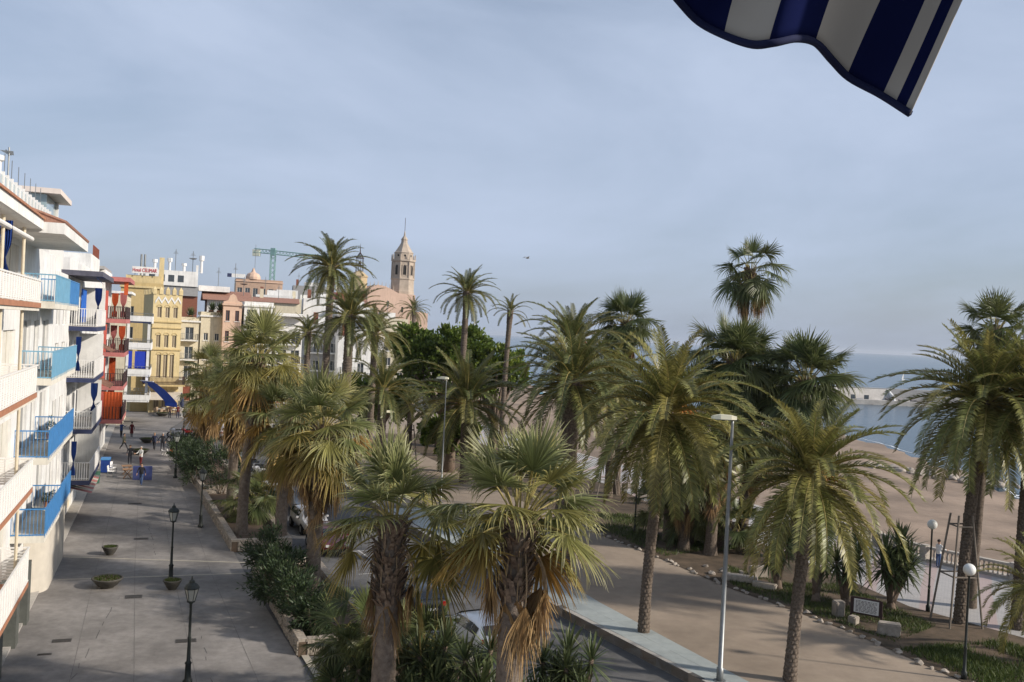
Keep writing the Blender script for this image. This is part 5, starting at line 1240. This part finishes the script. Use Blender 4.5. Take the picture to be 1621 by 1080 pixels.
for k in range(26):
    x=-47.6+(k%9)*.95+r.uniform(-.15,.15); y=127.5+(k//9)*1.6+r.uniform(-.2,.2)
    if base is None: base=chair('woven chair on the far cafe terrace',(x,y,0),r.uniform(0,6.28),m_wick,g_)
    else: c=copy_tree(base); c.location=(x,y,0); c.rotation_euler=(0,0,r.uniform(0,6.28))
base=None
for k in range(8):
    p=(-47.2+(k%4)*2+r.uniform(-.2,.2),128.3+(k//4)*1.7,0)
    if base is None: base=table('small cafe table on the far terrace',p,0,'tables of the far cafe terrace',m_wrail)
    else: c=copy_tree(base); c.location=p
for i,(x,y) in enumerate(((-43.4,126),(-41.0,127.5),(-44.6,129))):
    t=thing('folded_parasol',['closed dark parasol at the left of the cafe terrace','closed dark parasol at the right of the cafe terrace','closed dark parasol at the back of the cafe terrace'][i],'parasol',(x,y,0))
    MB().tube([(0,0,0),(0,0,3.1)],.035,6).build('pole',m_wrail,t); MB().lathe([(.05,1.2),(.22,1.4),(.2,2.2),(.08,2.9),(.02,3.05)],n=8).build('canopy',m_navy,t); MB().lathe([(.3,0),(.3,.08)],n=10).build('base',m_conc,t)
# menu boards and ice cabinet
for i,(x,y,l) in enumerate(((-29.4,75.6,'blue menu board beside the folding table'),(-28.6,75.8,'second blue menu board nearest the woman walking'))):
    t=thing('menu_board',l,'sign board',(x,y,0),R(15+10*i)); b_=MB().obox((0,0,.55),(.62,.04,1.1),rx=.14).build('board',mat('blue board',(.07,.09,.24),.6,.15,3),t)
    MB().obox((0,-.035,.78),(.5,.012,.3),rx=.14).build('poster',m_white,b_); MB().obox((0,.2,.55),(.62,.04,1.1),rx=-.14).build('back_board',MATS['blue board'],t)
t=thing('ice_cabinet','blue cabinet against the house front','cabinet',(-33.2,78.6,0),SANG); MB().box(-.6,.6,-.35,.35,.08,1.1).build('body',m_curt,t); MB().box(-.62,.62,-.37,.37,1.102,1.2).build('lid',m_blue,t); MB().box(-.55,.55,-.3,.3,0,.08).build('foot',m_dkgrey,t)
t=thing('litter_bin','green litter bin at the corner of the house front','bin',(-31.6,73.2,0)); MB().lathe([(.24,.05),(.28,.9),(.3,.92),(.3,.98)],n=14).build('drum',mat('green bin',(.03,.09,.06),.6,.2,3),t); MB().lathe([(.2,0),(.2,.05)],n=12).build('foot',m_dkgrey,t); MB().lathe([(.31,.985),(.22,1.1),(.05,1.15)],n=14).build('lid',m_dkgrey,t)
# bollards far
for i in range(7):
    x=lerp(-38.2,-32.4,i/6); y=lerp(121,114,i/6); t=thing('bollard','slim pale bollard in the row before the far cafe','bollard',(x,y,0),0,'row of slim bollards'); MB().lathe([(.06,0),(.06,1.0),(.08,1.02),(.08,1.1),(.03,1.15)],n=8).build('post',m_wrail,t)
# bench on the sea walk
def bench(label,loc,rz):
    t=thing('bench',label,'bench',loc,rz,'benches by the beach wall')
    for k in range(4): MB().box(-.9,.9,-.2+k*.11,-.11+k*.11,.43,.47).build('seat_slat',m_wood,t)
    for k in range(3): MB().box(-.9,.9,.25,.29,.55+k*.13,.65+k*.13).build('back_slat',m_wood,t)
    for x in (-.7,.7): MB().box(x-.03,x+.03,-.2,.28,0,.428).build('leg',m_lamp,t); MB().box(x-.025,x+.025,.291,.33,.0,.95).build('back_support',m_lamp,t)
bench('bench beside the propped palm near the beach wall',(11.0,74,RZ),R(200)); bench('bench further along the beach wall',(10.2,78.6,RZ),R(205))
# ================================================================ PEOPLE
m_skin = mat('skin', (.42,.25,.17), .6, .08, 6); m_shoe = mat('dark shoe', (.03,.025,.022), .6, .2, 5)
def cloth(n,c): return mat('cloth '+n, c, .9, .15, 8)
def rig(verts, edges, rad, name='tmp'):
    me=bpy.data.meshes.new(name); bm=bmesh.new(); L=bm.verts.layers.skin.verify(); vs_=[bm.verts.new(v) for v in verts]
    for i,v in enumerate(vs_): v[L].radius=(rad[i],rad[i]); v[L].use_root=(i==0)
    for a,b in edges: bm.edges.new((vs_[a],vs_[b]))
    bm.to_mesh(me); bm.free(); o=bpy.data.objects.new(name,me); COL.objects.link(o)
    o.modifiers.new('s','SKIN').use_smooth_shade=True; sb=o.modifiers.new('d','SUBSURF'); sb.levels=1; sb.render_levels=1
    bpy.context.view_layer.update(); out=bpy.data.meshes.new_from_object(o.evaluated_get(bpy.context.evaluated_depsgraph_get())); bpy.data.objects.remove(o); return out
def person(label, loc, rz, jacket, trousers, hair, stride=.3, arms=(0,0), elbow=(.25,.25), coat=.9, h=1.7, lean=0, group=None, skirt=False, spread=(.06,.06)):
    """faces -y. stride: leg swing (rad); arms: shoulder swing forwards (+) ; elbow: bend"""
    s_=h/1.78; V=[];E_=[];Rr=[]
    def add(p,r_,par=None):
        V.append((p[0]*s_,p[1]*s_,p[2]*s_)); Rr.append(r_*s_)
        if par is not None: E_.append((par,len(V)-1))
        return len(V)-1
    ly=lambda z:-lean*max(0,z-.95)
    pel=add((0,0,.95),.135); sp=add((0,ly(1.15),1.15),.125,pel); ch=add((0,ly(1.36),1.36),.145,sp); nk=add((0,ly(1.52),1.5),.055,ch); h0=add((0,ly(1.6)-.015,1.585),.072,nk); h1=add((0,ly(1.68)-.02,1.67),.092,h0); h2=add((0,ly(1.75),1.755),.062,h1)
    hands=[]
    for k,sg in enumerate((-1,1)):
        st=stride*sg; hip=add((sg*.095,0,.88),.095,pel); kn=Vector((sg*.1,-math.sin(max(st,0)*1.0)*.45-math.sin(min(st,0))*.40,.88-.43*math.cos(st))); kk=add(kn,.062,hip)
        back=.35*abs(st) if st<0 else .05
        an=kn+Vector((0,-.42*math.sin(st-back)*.9,-.40*math.cos(st-back*1.6))); 
        ak=add((an.x,an.y,max(.08,an.z)),.042,kk); add((an.x+sg*.015,an.y-.14,max(.035,an.z-.05)),.034,ak)
        sh_=add((sg*.185,ly(1.42),1.415),.062,ch); a=arms[k]
        el=Vector((sg*(.21+spread[k]),ly(1.42)-.28*math.sin(a),1.415-.28*math.cos(a))); ek=add(el,.046,sh_); b=a+elbow[k]
        wr=el+Vector((sg*spread[k]*.5,-.24*math.sin(b),-.24*math.cos(b))); wk=add(wr,.03,ek)
        d=Vector((0,-math.sin(b),-math.cos(b))); pm=wr+d*.07; pk=add(pm,.032,wk); hands.append(pm)
        sd=Vector((0,math.cos(b),-math.sin(b)))
        for q in range(4): f0=pm+d*.035+sd*(q-1.5)*.021; fk=add(f0,.010,pk); add(f0+d*(.05,.06,.056,.042)[q]+Vector((-sg*.012,0,0)),.008,fk)
        f0=pm-d*.01-sd*.035; fk=add(f0,.011,pk); add(f0+d*.03-sd*.02,.009,fk)
    me=rig(V,E_,Rr,'body')
    for q in (jacket,trousers,m_skin,m_shoe): me.materials.append(q)
    for p in me.polygons:
        c=p.center; z=c.z/s_; hand=min((Vector(c)/s_-Vector(q)).length for q in hands)
        p.material_index = 2 if z>1.50 or hand<.12 else 3 if z<.085 else 1 if z<coat and abs(c.x/s_)<.2 else 0
    t=thing('person',label,'person',loc,rz,group); b=obj('body',me,t); 
    hm=MB(); cz=1.685*s_; cy=ly(1.7)*s_
    P=[];F=[]
    for i in range(7):
        for k in range(12):
            ph=math.pi*.62*i/6; th=2*math.pi*k/12; rr=.108*s_; zz=cz+rr*1.05*math.cos(ph)
            fr=1.0 if math.sin(th)>-.35 else max(.2,1-.9*max(0,ph-.8)); P.append((rr*math.sin(ph)*math.cos(th),cy+.012+rr*1.05*math.sin(ph)*math.sin(th),zz if fr==1 else max(zz,cz+.035*s_)))
    for i in range(6):
        for k in range(12): F.append((i*12+k,i*12+(k+1)%12,i*12+12+(k+1)%12,i*12+12+k))
    hm.add(P,F); hm.build('hair',hair,t,True)
    fc=MB()
    for sx in (-1,1): fc.obox((sx*.032*s_,cy-.115*s_,1.675*s_),(.022*s_,.01,.012*s_),m=0)
    fc.obox((0,cy-.108*s_,1.615*s_),(.04*s_,.012,.009*s_)); fc.add([(-.012*s_,cy-.105*s_,1.64*s_),(.012*s_,cy-.105*s_,1.64*s_),(0,cy-.14*s_,1.645*s_),(0,cy-.11*s_,1.68*s_)],[(0,1,2),(1,3,2),(0,2,3)]); fc.build('face_features',m_shoe,t)
    if coat<.75: MB().lathe([(.14*s_,1.1*s_),(.165*s_,.95*s_),(.2*s_,coat*s_)],n=14,cap=False).build('coat_skirt',jacket,t,True)
    return t
blk=cloth('black',(.02,.02,.025)); dnv=cloth('dark navy',(.025,.03,.06)); jean=cloth('blue jeans',(.05,.09,.20)); brn=cloth('brown',(.09,.05,.04)); wht=cloth('white',(.6,.6,.58)); grn=cloth('olive',(.06,.06,.04)); mar=cloth('maroon',(.12,.02,.02)); gry=cloth('grey',(.2,.2,.2)); blu=cloth('blue jacket',(.03,.06,.17)); ora=cloth('orange jacket',(.65,.13,.03))
hb=mat('dark hair',(.03,.02,.015),.7,.2,9); hl=mat('fair hair',(.30,.19,.10),.7,.2,9); hg=mat('grey hair',(.35,.34,.32),.7,.2,9)
person('person in a dark jacket and blue jeans walking past the blue boards',(-28.2,73.4,0),R(8),blk,jean,hb,.35,(.3,-.3))
person('left person of the couple holding hands, in dark clothes',(-34.75,93.4,0),R(5),dnv,blk,hl,.25,(.1,.15),(.2,.1),.8,1.68,spread=(.06,.2))
person('right person of the couple holding hands, in dark clothes',(-33.75,92.9,0),R(5),blk,blk,hg,-.25,(.15,.1),(.1,.2),.88,1.78,spread=(.2,.06))
person('person in olive striding across towards the house fronts',(-37.0,91.6,0),R(70),grn,blk,hb,.55,(.5,-.5),(.4,.3),.85)
person('person in a long maroon coat beside the house front',(-40.6,102.4,0),R(175),mar,blk,hb,.1,(0,0),(.2,.2),.45,1.65)
person('person carrying a blue jacket beside the one in the maroon coat',(-41.4,101.6,0),R(170),blu,blk,hb,.15,(.9,.9),(1.0,1.0),.8)
person('person in black standing by the folding tables',(-33.2,83.6,0),R(30),blk,blk,hb,.1,(.2,.3),(.6,.8),.88)
person('person in white standing behind the folding tables',(-32.0,83.0,0),R(-20),wht,mar,hg,.1,(.5,.4),(.9,.8),.85)
person('left person of the pair by the far dish planter, in brown',(-44.3,124.0,0),R(-160),brn,blk,hb,.15,(0,.1),(.2,.2),.85,1.75)
person('right person of the pair by the far dish planter, in maroon',(-43.4,124.4,0),R(-170),mar,dnv,hb,-.15,(0,.1),(.2,.2),.85,1.75)
person('person in grey standing before the far cafe chairs',(-41.9,123.6,0),R(20),gry,blk,hb,.1,(.1,.1),(.5,.4),.85,1.75)
person('person in white leaning on the balustrade beside the globe lamp',(26.1,56.6,RZ),R(120),wht,jean,hb,.05,(.6,.6),(.8,.8),.9)
person('child in an orange jacket crouching by the lantern at the furthest planter',(-31.4,88.9,0),R(30),ora,blk,hb,.2,(.4,.4),(.6,.6),.85,1.1)
person('left person of the pair walking on the beach',(46.5,143,-1.9),R(60),blk,blk,hb,.3,(.2,-.2),(.2,.2),.85); person('right person of the pair walking on the beach',(47.6,143.4,-1.9),R(60),dnv,blk,hb,-.3,(.2,-.2),(.2,.2),.85)
# white dog
t=thing('dog','small white dog trotting near the child in orange','dog',(-32.5,89.9,0),R(-35))
V=[(0,0,.36),(.18,0,.37),(.34,0,.39),(.44,0,.50),(.54,0,.53),(.64,0,.50),(-.2,0,.38),(-.30,0,.40),(-.44,0,.55)]; E_=[(0,1),(1,2),(2,3),(3,4),(4,5),(0,6),(6,7),(7,8)]; Q=[.105,.11,.12,.07,.07,.035,.10,.08,.025]
for sg in (-1,1):
    k=len(V); V+=[(.30,sg*.07,.26),(.31,sg*.075,.14),(.29+sg*.05,sg*.075,.03),(.34+sg*.05,sg*.075,.02)]; E_+=[(2,k),(k,k+1),(k+1,k+2),(k+2,k+3)]; Q+=[.05,.032,.028,.026]
    k=len(V); V+=[(-.24,sg*.075,.27),(-.33,sg*.08,.15),(-.29-sg*.04,sg*.08,.03),(-.24-sg*.04,sg*.08,.02)]; E_+=[(7,k),(k,k+1),(k+1,k+2),(k+2,k+3)]; Q+=[.06,.034,.028,.026]
    k=len(V); V+=[(.50,sg*.05,.60),(.48,sg*.06,.66)]; E_+=[(4,k),(k,k+1)]; Q+=[.028,.012]
me=rig(V,E_,Q,'dog_body'); me.materials.append(mat('white fur',(.7,.68,.63),.9,.1,12)); obj('body',me,t)

# ================================================================ VEHICLES
m_tyre = mat('tyre rubber',(.02,.02,.02),.85,.2,8); m_rim = mat('wheel rim',(.4,.4,.41),.35,.05,4,metal=.8); m_tail = mat('tail light red',(.45,.02,.015),.25,.1,3); m_head = mat('head light',(.6,.6,.58),.15,.05,3); m_plate = mat('number plate',(.7,.7,.66),.5,.03,3); m_cglass = glassmat('car glass',(.02,.025,.03),.05); m_trim=mat('black trim',(.02,.02,.02),.6,.1,4)
def paint(n,c): 
    m=mat('paint '+n,c,.3,.04,1,spec=.6); m.node_tree.nodes['Principled BSDF'].inputs['Coat Weight'].default_value=.6; return m
def wheel(parent,loc,r_=.31,w=.2):
    o=MB().lathe([(r_*.62,-w/2),(r_*.9,-w/2),(r_,-w*.32),(r_,w*.32),(r_*.9,w/2),(r_*.62,w/2)],n=20,cap=False).build('wheel',m_tyre,parent,True,loc); o.rotation_euler=(R(90),0,0)
    mb=MB().lathe([(r_*.63,-w*.42),(r_*.63,w*.42)],n=20)
    for k in range(5): a=k*2*math.pi/5; mb.obox((r_*.33*math.cos(a),r_*.33*math.sin(a),0),(r_*.55,.05,w*.9),a)
    mb.build('rim',m_rim,o); return o
def car(label, loc, rz, pm, kind='hatch', group='cars parked along the road'):
    """front towards +x, centred, 4.1 m long"""
    t=thing('parked_car',label,'car',loc,rz,group)
    hgt={'hatch':1.46,'suv':1.72,'saloon':1.42}[kind]; k_=hgt-1.46; L=4.1 if kind!='saloon' else 4.4; x0=-L/2
    # stations: x, z sill, z belt, z top, half width belt, half width top
    if kind=='saloon': ST=[(0,.42,.80,.86,.66,.6),(.12,.26,.90,.95,.80,.70),(.85,.22,.96,1.02,.86,.72),(1.35,.2,.97,1.37+k_,.87,.60),(2.2,.2,.96,1.46+k_,.875,.60),(2.75,.2,.94,1.36+k_,.87,.60),(3.35,.22,.90,.95,.85,.74),(4.1,.26,.76,.80,.78,.66),(4.36,.34,.62,.66,.62,.56)]
    else: ST=[(0,.42,.86,.92,.70,.62),(.10,.28,.95,1.05+k_*.5,.80,.66),(.42,.22,.97,1.36+k_,.85,.62),(.95,.2,.97,1.45+k_,.87,.62),(2.0,.2,.95,1.46+k_,.88,.62),(2.55,.2,.94,1.37+k_,.87,.61),(3.2,.22,.90,.96,.85,.74),(3.82,.26,.78,.82,.78,.66),(4.06,.34,.62,.66,.64,.56)]
    V=[];F=[]
    def sec(x,zs,zb,zt,wb,wt): zm=(zs+zb)/2; return [(x,-wb*.92,zs),(x,-wb*1.02,zm),(x,-wb,zb),(x,-(wb+wt*1.1)/2.1,lerp(zb,zt,.6)),(x,-wt,zt-.035),(x,-wt*.6,zt),(x,wt*.6,zt),(x,wt,zt-.035),(x,(wb+wt*1.1)/2.1,lerp(zb,zt,.6)),(x,wb,zb),(x,wb*1.02,zm),(x,wb*.92,zs)]
    S_=[sec(x0+q[0],*q[1:]) for q in ST]
    for q in S_: V+=q
    n=12
    for i in range(len(S_)-1):
        for k in range(n): F.append((i*n+k,i*n+n+k,i*n+n+(k+1)%n,i*n+(k+1)%n))
    F.append(tuple(range(n))); F.append(tuple((len(S_)-1)*n+k for k in range(n))[::-1])
    B=MB().add(V,F).build('body',pm,t,True); B.modifiers.new('b','SUBSURF').levels=1; B.modifiers['b'].render_levels=1
    cab=[i for i in range(len(ST)) if ST[i][3]-ST[i][2]>.3]
    for sg in (0,1):
        pts=[]; lo=[];hi=[]
        for i in cab:
            q=S_[i]; a,b=(Vector(q[2]),Vector(q[4])) if sg==0 else (Vector(q[9]),Vector(q[7])); lo.append(a.lerp(b,.1)); hi.append(a.lerp(b,.86))
        mid=Vector((0,-1 if sg==0 else 1,.45)).normalized()*.015
        for j in range(len(cab)-1):
            e=.04; A,Bq,C_,D_=lo[j],lo[j+1],hi[j+1],hi[j]; c=(A+Bq+C_+D_)/4; MB().add([p.lerp(c,e)+mid for p in (A,Bq,C_,D_)],[(0,1,2,3)]).build('side_window',m_cglass,t)
    def cross(i,j,name):
        a,b=S_[i],S_[j]; A=[Vector(a[3]),Vector(a[8]),Vector(b[8]),Vector(b[3])] if ST[i][3]>ST[j][3] else [Vector(a[3]),Vector(a[8]),Vector(b[7]),Vector(b[4])]
        P=[Vector(a[5]),Vector(a[6]),Vector(b[6]),Vector(b[5])]; P=[Vector((p.x,p.y*1.5,p.z)) for p in P]; c=sum(P,Vector())/4; nn=(P[1]-P[0]).cross(P[3]-P[0]).normalized(); nn=nn if nn.z>0 else -nn
        MB().add([p.lerp(c,.07)+nn*.012 for p in P],[(0,1,2,3)]).build(name,m_cglass,t)
    ci=cab[-1]; cross(ci,ci+1,'windscreen'); cross(cab[0],cab[0]-1,'rear_window')
    wx=(x0+.72,x0+L-.85)
    for x in wx:
        for sg in (-1,1):
            MB().lathe([(.36,-.005),(.36,.005)],n=20).build('wheel_arch',m_trim,t,False,(x,sg*.872,.31)).rotation_euler=(R(90),0,0)
            wheel(t,(x,sg*.80,.31),.31,.2)
    for sg in (-1,1):
        MB().obox((x0+.06,sg*.60,.84),(.08,.20,.20)).build('tail_light',m_tail,t); MB().obox((x0+L-.16,sg*.55,.66),(.14,.26,.12)).build('headlight',m_head,t)
        MB().obox((x0+L-1.42,sg*.96,.98),(.12,.16,.11)).build('mirror',pm,t)
    MB().obox((x0-.01,0,.62),(.02,.5,.11)).build('number_plate',m_plate,t); MB().obox((x0+.02,0,.42),(.1,1.3,.14)).build('rear_bumper',m_trim,t); MB().obox((x0+L-.02,0,.40),(.08,1.1,.14)).build('front_bumper',m_trim,t)
    return t
RD=R(90+27)
car('dark hatchback seen from behind between the two nearest palms',(-3.9,44.2,-.06),RD,paint('dark',(.012,.014,.02)))
car('white car partly hidden behind the yuccas',(-.9,39.6,-.06),RD,paint('white',(.72,.73,.74)))
car('grey off roader facing us beside the straw skirted palm',(-14.2,66.4,-.06),RD+R(180),paint('slate',(.10,.12,.15)),'suv')
car('silver car parked in front of the grey off roader',(-12.4,60.6,-.06),RD+R(180),paint('silver',(.42,.42,.42)))
car('dark red car nearest in the row beside the oleander planter',(-10.2,55.4,-.06),RD+R(180),paint('dark red',(.16,.015,.02)))
car('white hatchback on the far road behind the slim fan palm',(-31.6,106,-.06),RD-R(3),paint('far white',(.70,.71,.74)))
car('blue car behind the far white hatchback',(-35.2,111.5,-.06),RD-R(3),paint('blue',(.03,.06,.18)))
car('dark car parked across the road beyond the straw skirted palm',(-15.6,84,-.06),RD,paint('black',(.02,.02,.022)))
def motorcycle(label,loc,rz,c,group='motorcycles parked beside the planters',shield=False):
    t=thing('motorcycle',label,'motorcycle',loc,rz,group)
    for x in (-.62,.62):
        wheel(t,(x,0,.28),.28,.11)
    MB().add([(-.75,-.14,.55),(-.75,.14,.55),(.1,.16,.5),(.1,-.16,.5),(-.9,-.10,.78),(-.9,.10,.78),(.05,.15,.72),(.05,-.15,.72)],[(0,3,2,1),(4,5,6,7),(0,1,5,4),(1,2,6,5),(2,3,7,6),(3,0,4,7)]).build('tail_body',c,t)
    MB().obox((-.38,0,.80),(.75,.26,.10)).build('seat',m_trim,t); MB().obox((-.1,0,.36),(.6,.26,.26)).build('engine',m_trim,t)
    MB().lathe([(.05,-.25),(.17,-.15),(.19,.1),(.1,.25)],(0,0,0),10).build('tank',c,t,True,(.22,0,.78)).rotation_euler=(0,R(80),0)
    MB().tube([(.62,-.07,.28),(.42,-.08,.95)],.025,6).build('fork',m_metal,t); MB().tube([(.62,.07,.28),(.42,.08,.95)],.025,6).build('fork',m_metal,t)
    MB().tube([(.30,-.36,1.02),(.42,-.12,.97),(.42,.12,.97),(.30,.36,1.02)],.018,6).build('handlebar',m_trim,t); MB().lathe([(.03,-.06),(.1,0),(.11,.05)],n=10).build('headlight',m_head,t,True,(.56,0,.86)).rotation_euler=(0,R(90),0)
    MB().add([(.38,-.16,.3),(.38,.16,.3),(.52,.18,.7),(.52,-.18,.7),(.44,.14,1.2),(.44,-.14,1.2)],[(0,1,2,3),(3,2,4,5)] if shield else [(0,1,2,3)]).build('leg_shield',c,t)
    MB().tube([(-.05,.1,.3),(-.18,.28,0)],.015,5).build('stand',m_metal,t)
mr,mw,mk,ms=paint('moto red',(.5,.02,.03)),paint('moto white',(.6,.6,.6)),paint('moto black',(.02,.02,.02)),paint('moto silver',(.3,.3,.3))
for i,(x,y,c,l) in enumerate(((-36.6,104.4,mw,'white and red motorcycle furthest left in the row'),(-35.6,104.9,mr,'red motorcycle second in the row'),(-34.7,105.4,mk,'black motorcycle third in the row'),(-35.2,100.4,mk,'black motorcycle in front of the red one'),(-34.2,100.9,ms,'grey scooter beside the far lantern'),(-33.2,101.4,mk,'black scooter behind the far round planter'),(-32.2,102.0,ms,'grey scooter at the right end of the row'))):
    motorcycle(l,(x,y,0),R(205+i*4),c,shield=i>2)
for i,(x,y,c) in enumerate(((-24.0,86.4,ms),(-23.2,84.9,mk),(-22.5,83.4,ms),(-21.7,81.9,mk),(-20.9,80.4,mw),(-20.1,78.6,ms),(-19.3,77.0,mk),(-18.3,73.2,mw))):
    motorcycle(['first scooter of the road row behind the furthest planter','second scooter of the road row','third scooter of the road row, silver','fourth scooter of the road row, black','fifth scooter of the road row, white','sixth scooter of the road row, silver','seventh scooter of the road row, black','white scooter at the near end of the road row by the dark shrub'][i],(x,y,-.06),R(195+i*3),c,'scooters on the road behind the planters',True)
car('white hatchback nosing out behind the furthest planter wall',(-18.9,71.3,-.06),R(150),paint('mid white',(.7,.7,.7))) if False else None

# boats on the far beach
def boat(label,loc,rz,L,mast,c):
    t=thing('boat',label,'boat',loc,rz,'boats drawn up on the far beach'); V=[];F=[]; n=7
    for i in range(9):
        f=i/8; w=L*.18*math.sin(math.pi*min(1,.25+f*.75))**.7*(1 if f<.98 else .05); w=max(w,.04); dz=.1*L*(f**3)*.6
        for z,k in ((0,.25),(.35,.8),(.62,1.0)): pass
        V+=[((f-.5)*L,-w,.09*L*1.2+dz),((f-.5)*L,-w*.75,.04*L+dz*.5),((f-.5)*L,0,dz*.3),((f-.5)*L,w*.75,.04*L+dz*.5),((f-.5)*L,w,.09*L*1.2+dz)]
    for i in range(8):
        for k in range(4): F.append((i*5+k,i*5+5+k,i*5+6+k,i*5+k+1))
        F.append((i*5,i*5+4,i*5+9,i*5+5))
    F.append((0,1,2,3,4)); MB().add(V,F).build('hull',c,t,True)
    if mast: MB().tube([(.05*L,0,.1*L),(.05*L,0,1.3*L)],.06,6).build('mast',m_metal,t)
    MB().box(-.2*L,.1*L,-.08*L,.08*L,.1*L,.17*L).build('cabin',m_white,t)
r=random.Random(8)
for i in range(7): boat('white boat drawn up on the far beach beyond the stout palm',(10+i*3.6+r.uniform(-1,1),236+r.uniform(-8,8),-1.9),r.uniform(0,3),r.uniform(4.5,6.5),i%2==0,m_white if i%3 else m_lblue)
t=thing('sailing_boat','tiny white sail far out beyond the breakwater','boat',(232,560,-2.5),.4); t.scale=(.6,.6,.6); MB().add([(-2,-.6,.2),(2.4,0,.3),(-2,.6,.2),(-2,-.5,.9),(2.8,0,1.0),(-2,.5,.9)],[(0,2,1),(3,4,5),(0,1,4,3),(1,2,5,4),(2,0,3,5)]).build('hull',m_white,t); MB().add([(-1.8,0,1.4),(.4,0,1.4),(.4,0,7.5),(.45,.05,1.4)],[(0,1,2),(0,2,3)]).build('sail',m_white,t); MB().tube([(.45,0,.8),(.45,0,8)],.06,5).build('mast',m_metal,t)
# gull
t=thing('gull','gull gliding above the sea to the right of the slender palm','bird',(1.2,100,21.2),.5); MB().add([(-.3,0,0),(.3,0,0),(0,-.06,.02),(0,.06,.02),(0,0,-.07),(.1,0,.06)],[(0,2,4),(4,2,1),(1,3,4),(4,3,0),(0,5,2),(2,5,1),(1,5,3),(3,5,0)]).build('body',gry,t)
for sg in (-1,1): MB().add([(.1,sg*.04,.03),(-.1,sg*.04,.03),(-.12,sg*.35,.16),(.1,sg*.35,.17),(-.22,sg*.75,.02)],[(0,1,2,3),(3,2,4)]).build('wing',gry,t)

# ================================================================ striped awning over the photographer's balcony
def ray(px,py,Y):
    d=fwd*1500+rgt*(px-810.5)-upv*(py-540); return Vector((0,0,CAM_H))+d*(Y/d.y)
hem=[(1040,-40),(1072,0),(1105,35),(1145,57),(1190,72),(1225,69),(1262,62),(1292,70),(1318,98),(1345,125),(1393,151),(1440,181)]
HP=[ray(x,y,2.15+.10*math.sin(i*.9)+.02*i) for i,(x,y) in enumerate(hem)]
def hemp(u):
    f=u*(len(HP)-1); i=min(int(f),len(HP)-2); t_=f-i; p0=HP[max(i-1,0)];p1=HP[i];p2=HP[i+1];p3=HP[min(i+2,len(HP)-1)]
    return .5*((2*p1)+(-p0+p2)*t_+(2*p0-5*p1+4*p2-p3)*t_*t_+(-p0+3*p1-3*p2+p3)*t_**3)
xs_=[h_[0] for h_ in hem]
def u_of(px):
    for i in range(len(xs_)-1):
        if xs_[i]<=px<=xs_[i+1]: return (i+(px-xs_[i])/(xs_[i+1]-xs_[i]))/(len(xs_)-1)
AW=thing('awning','navy and white striped awning corner billowing overhead','awning',(0,0,0))
NU,NV=66,16; mb=MB(); P=[];UV=[]
for j in range(NV+1):
    f=j/NV
    for i in range(NU+1):
        u=i/NU; q=hemp(u); vdir=Vector((lerp(.02,.115,u),-.30,lerp(.50,.48,u)))
        w=.02*math.sin(u*13+f*2)*f; P.append(q+vdir*f*.85+Vector((.12*(1-u)*f*f-.02*(1-u)*f,w,w))); UV.append(u)
F=[(j*(NU+1)+i,j*(NU+1)+i+1,(j+1)*(NU+1)+i+1,(j+1)*(NU+1)+i) for j in range(NV) for i in range(NU)]
mb.add(P,F,0,[max(1e-4,u) for u in UV])
m_aw=bpy.data.materials.new('striped awning canvas'); m_aw.use_nodes=True; t_=m_aw.node_tree; nn=t_.nodes; b=nn['Principled BSDF']; b.inputs['Roughness'].default_value=.95; b.inputs['Specular IOR Level'].default_value=0
at=nn.new('ShaderNodeAttribute'); at.attribute_name='t'; rp=nn.new('ShaderNodeValToRGB'); cr=rp.color_ramp; cr.interpolation='CONSTANT'
navy=(.010,.014,.06,1); wh=(.46,.43,.38,1)
cr.elements[0].position=0; cr.elements[0].color=navy; cr.elements[1].position=u_of(1145); cr.elements[1].color=wh
for px,cc in ((1215,navy),(1289,wh),(1340,navy),(1394,wh),(1412,navy),(1427,wh)): e=cr.elements.new(u_of(px)); e.color=cc
t_.links.new(at.outputs['Fac'],rp.inputs['Fac']); t_.links.new(rp.outputs['Color'],b.inputs['Base Color'])
tr=nn.new('ShaderNodeBsdfTranslucent'); t_.links.new(rp.outputs['Color'],tr.inputs['Color']); ms_=nn.new('ShaderNodeMixShader'); ms_.inputs[0].default_value=.03; t_.links.new(b.outputs[0],ms_.inputs[1]); t_.links.new(tr.outputs[0],ms_.inputs[2]); t_.links.new(ms_.outputs[0],nn['Material Output'].inputs['Surface'])
cl=mb.build('canvas',m_aw,AW,True); so_=cl.modifiers.new('thick','SOLIDIFY'); so_.thickness=.003
MB().tube([hemp(i/60)+Vector((0,0,.002)) for i in range(61)],.010,6).build('hem',mat('navy hem',(.010,.014,.05),.9,.1,20),AW,True)
topv=[hemp(u)+Vector((lerp(.02,.115,u),-.30,lerp(.50,.48,u)))*.85 for u in (0,1)]
MB().tube([topv[0].lerp(topv[1],-.6)+Vector((0,0,.02)),topv[0].lerp(topv[1],1.3)+Vector((0,0,.02))],.03,8).build('front_bar',m_wrail,AW)

# ================================================================ HAZE over the bay
hz=MB().box(-11990,15990,-290,21990,-3.6,64).build('haze',None); hz.data.materials.clear()
m_hz=bpy.data.materials.new('bay haze'); m_hz.use_nodes=True; t=m_hz.node_tree; t.nodes.clear(); o_=t.nodes.new('ShaderNodeOutputMaterial'); v_=t.nodes.new('ShaderNodeVolumePrincipled')
v_.inputs['Color'].default_value=(.80,.86,.95,1); v_.inputs['Density'].default_value=.00006; v_.inputs['Anisotropy'].default_value=.2
t.links.new(v_.outputs[0],o_.inputs['Volume']); hz.data.materials.append(m_hz); tag(hz,'thin pale haze over the bay and the town','haze',None,'stuff')
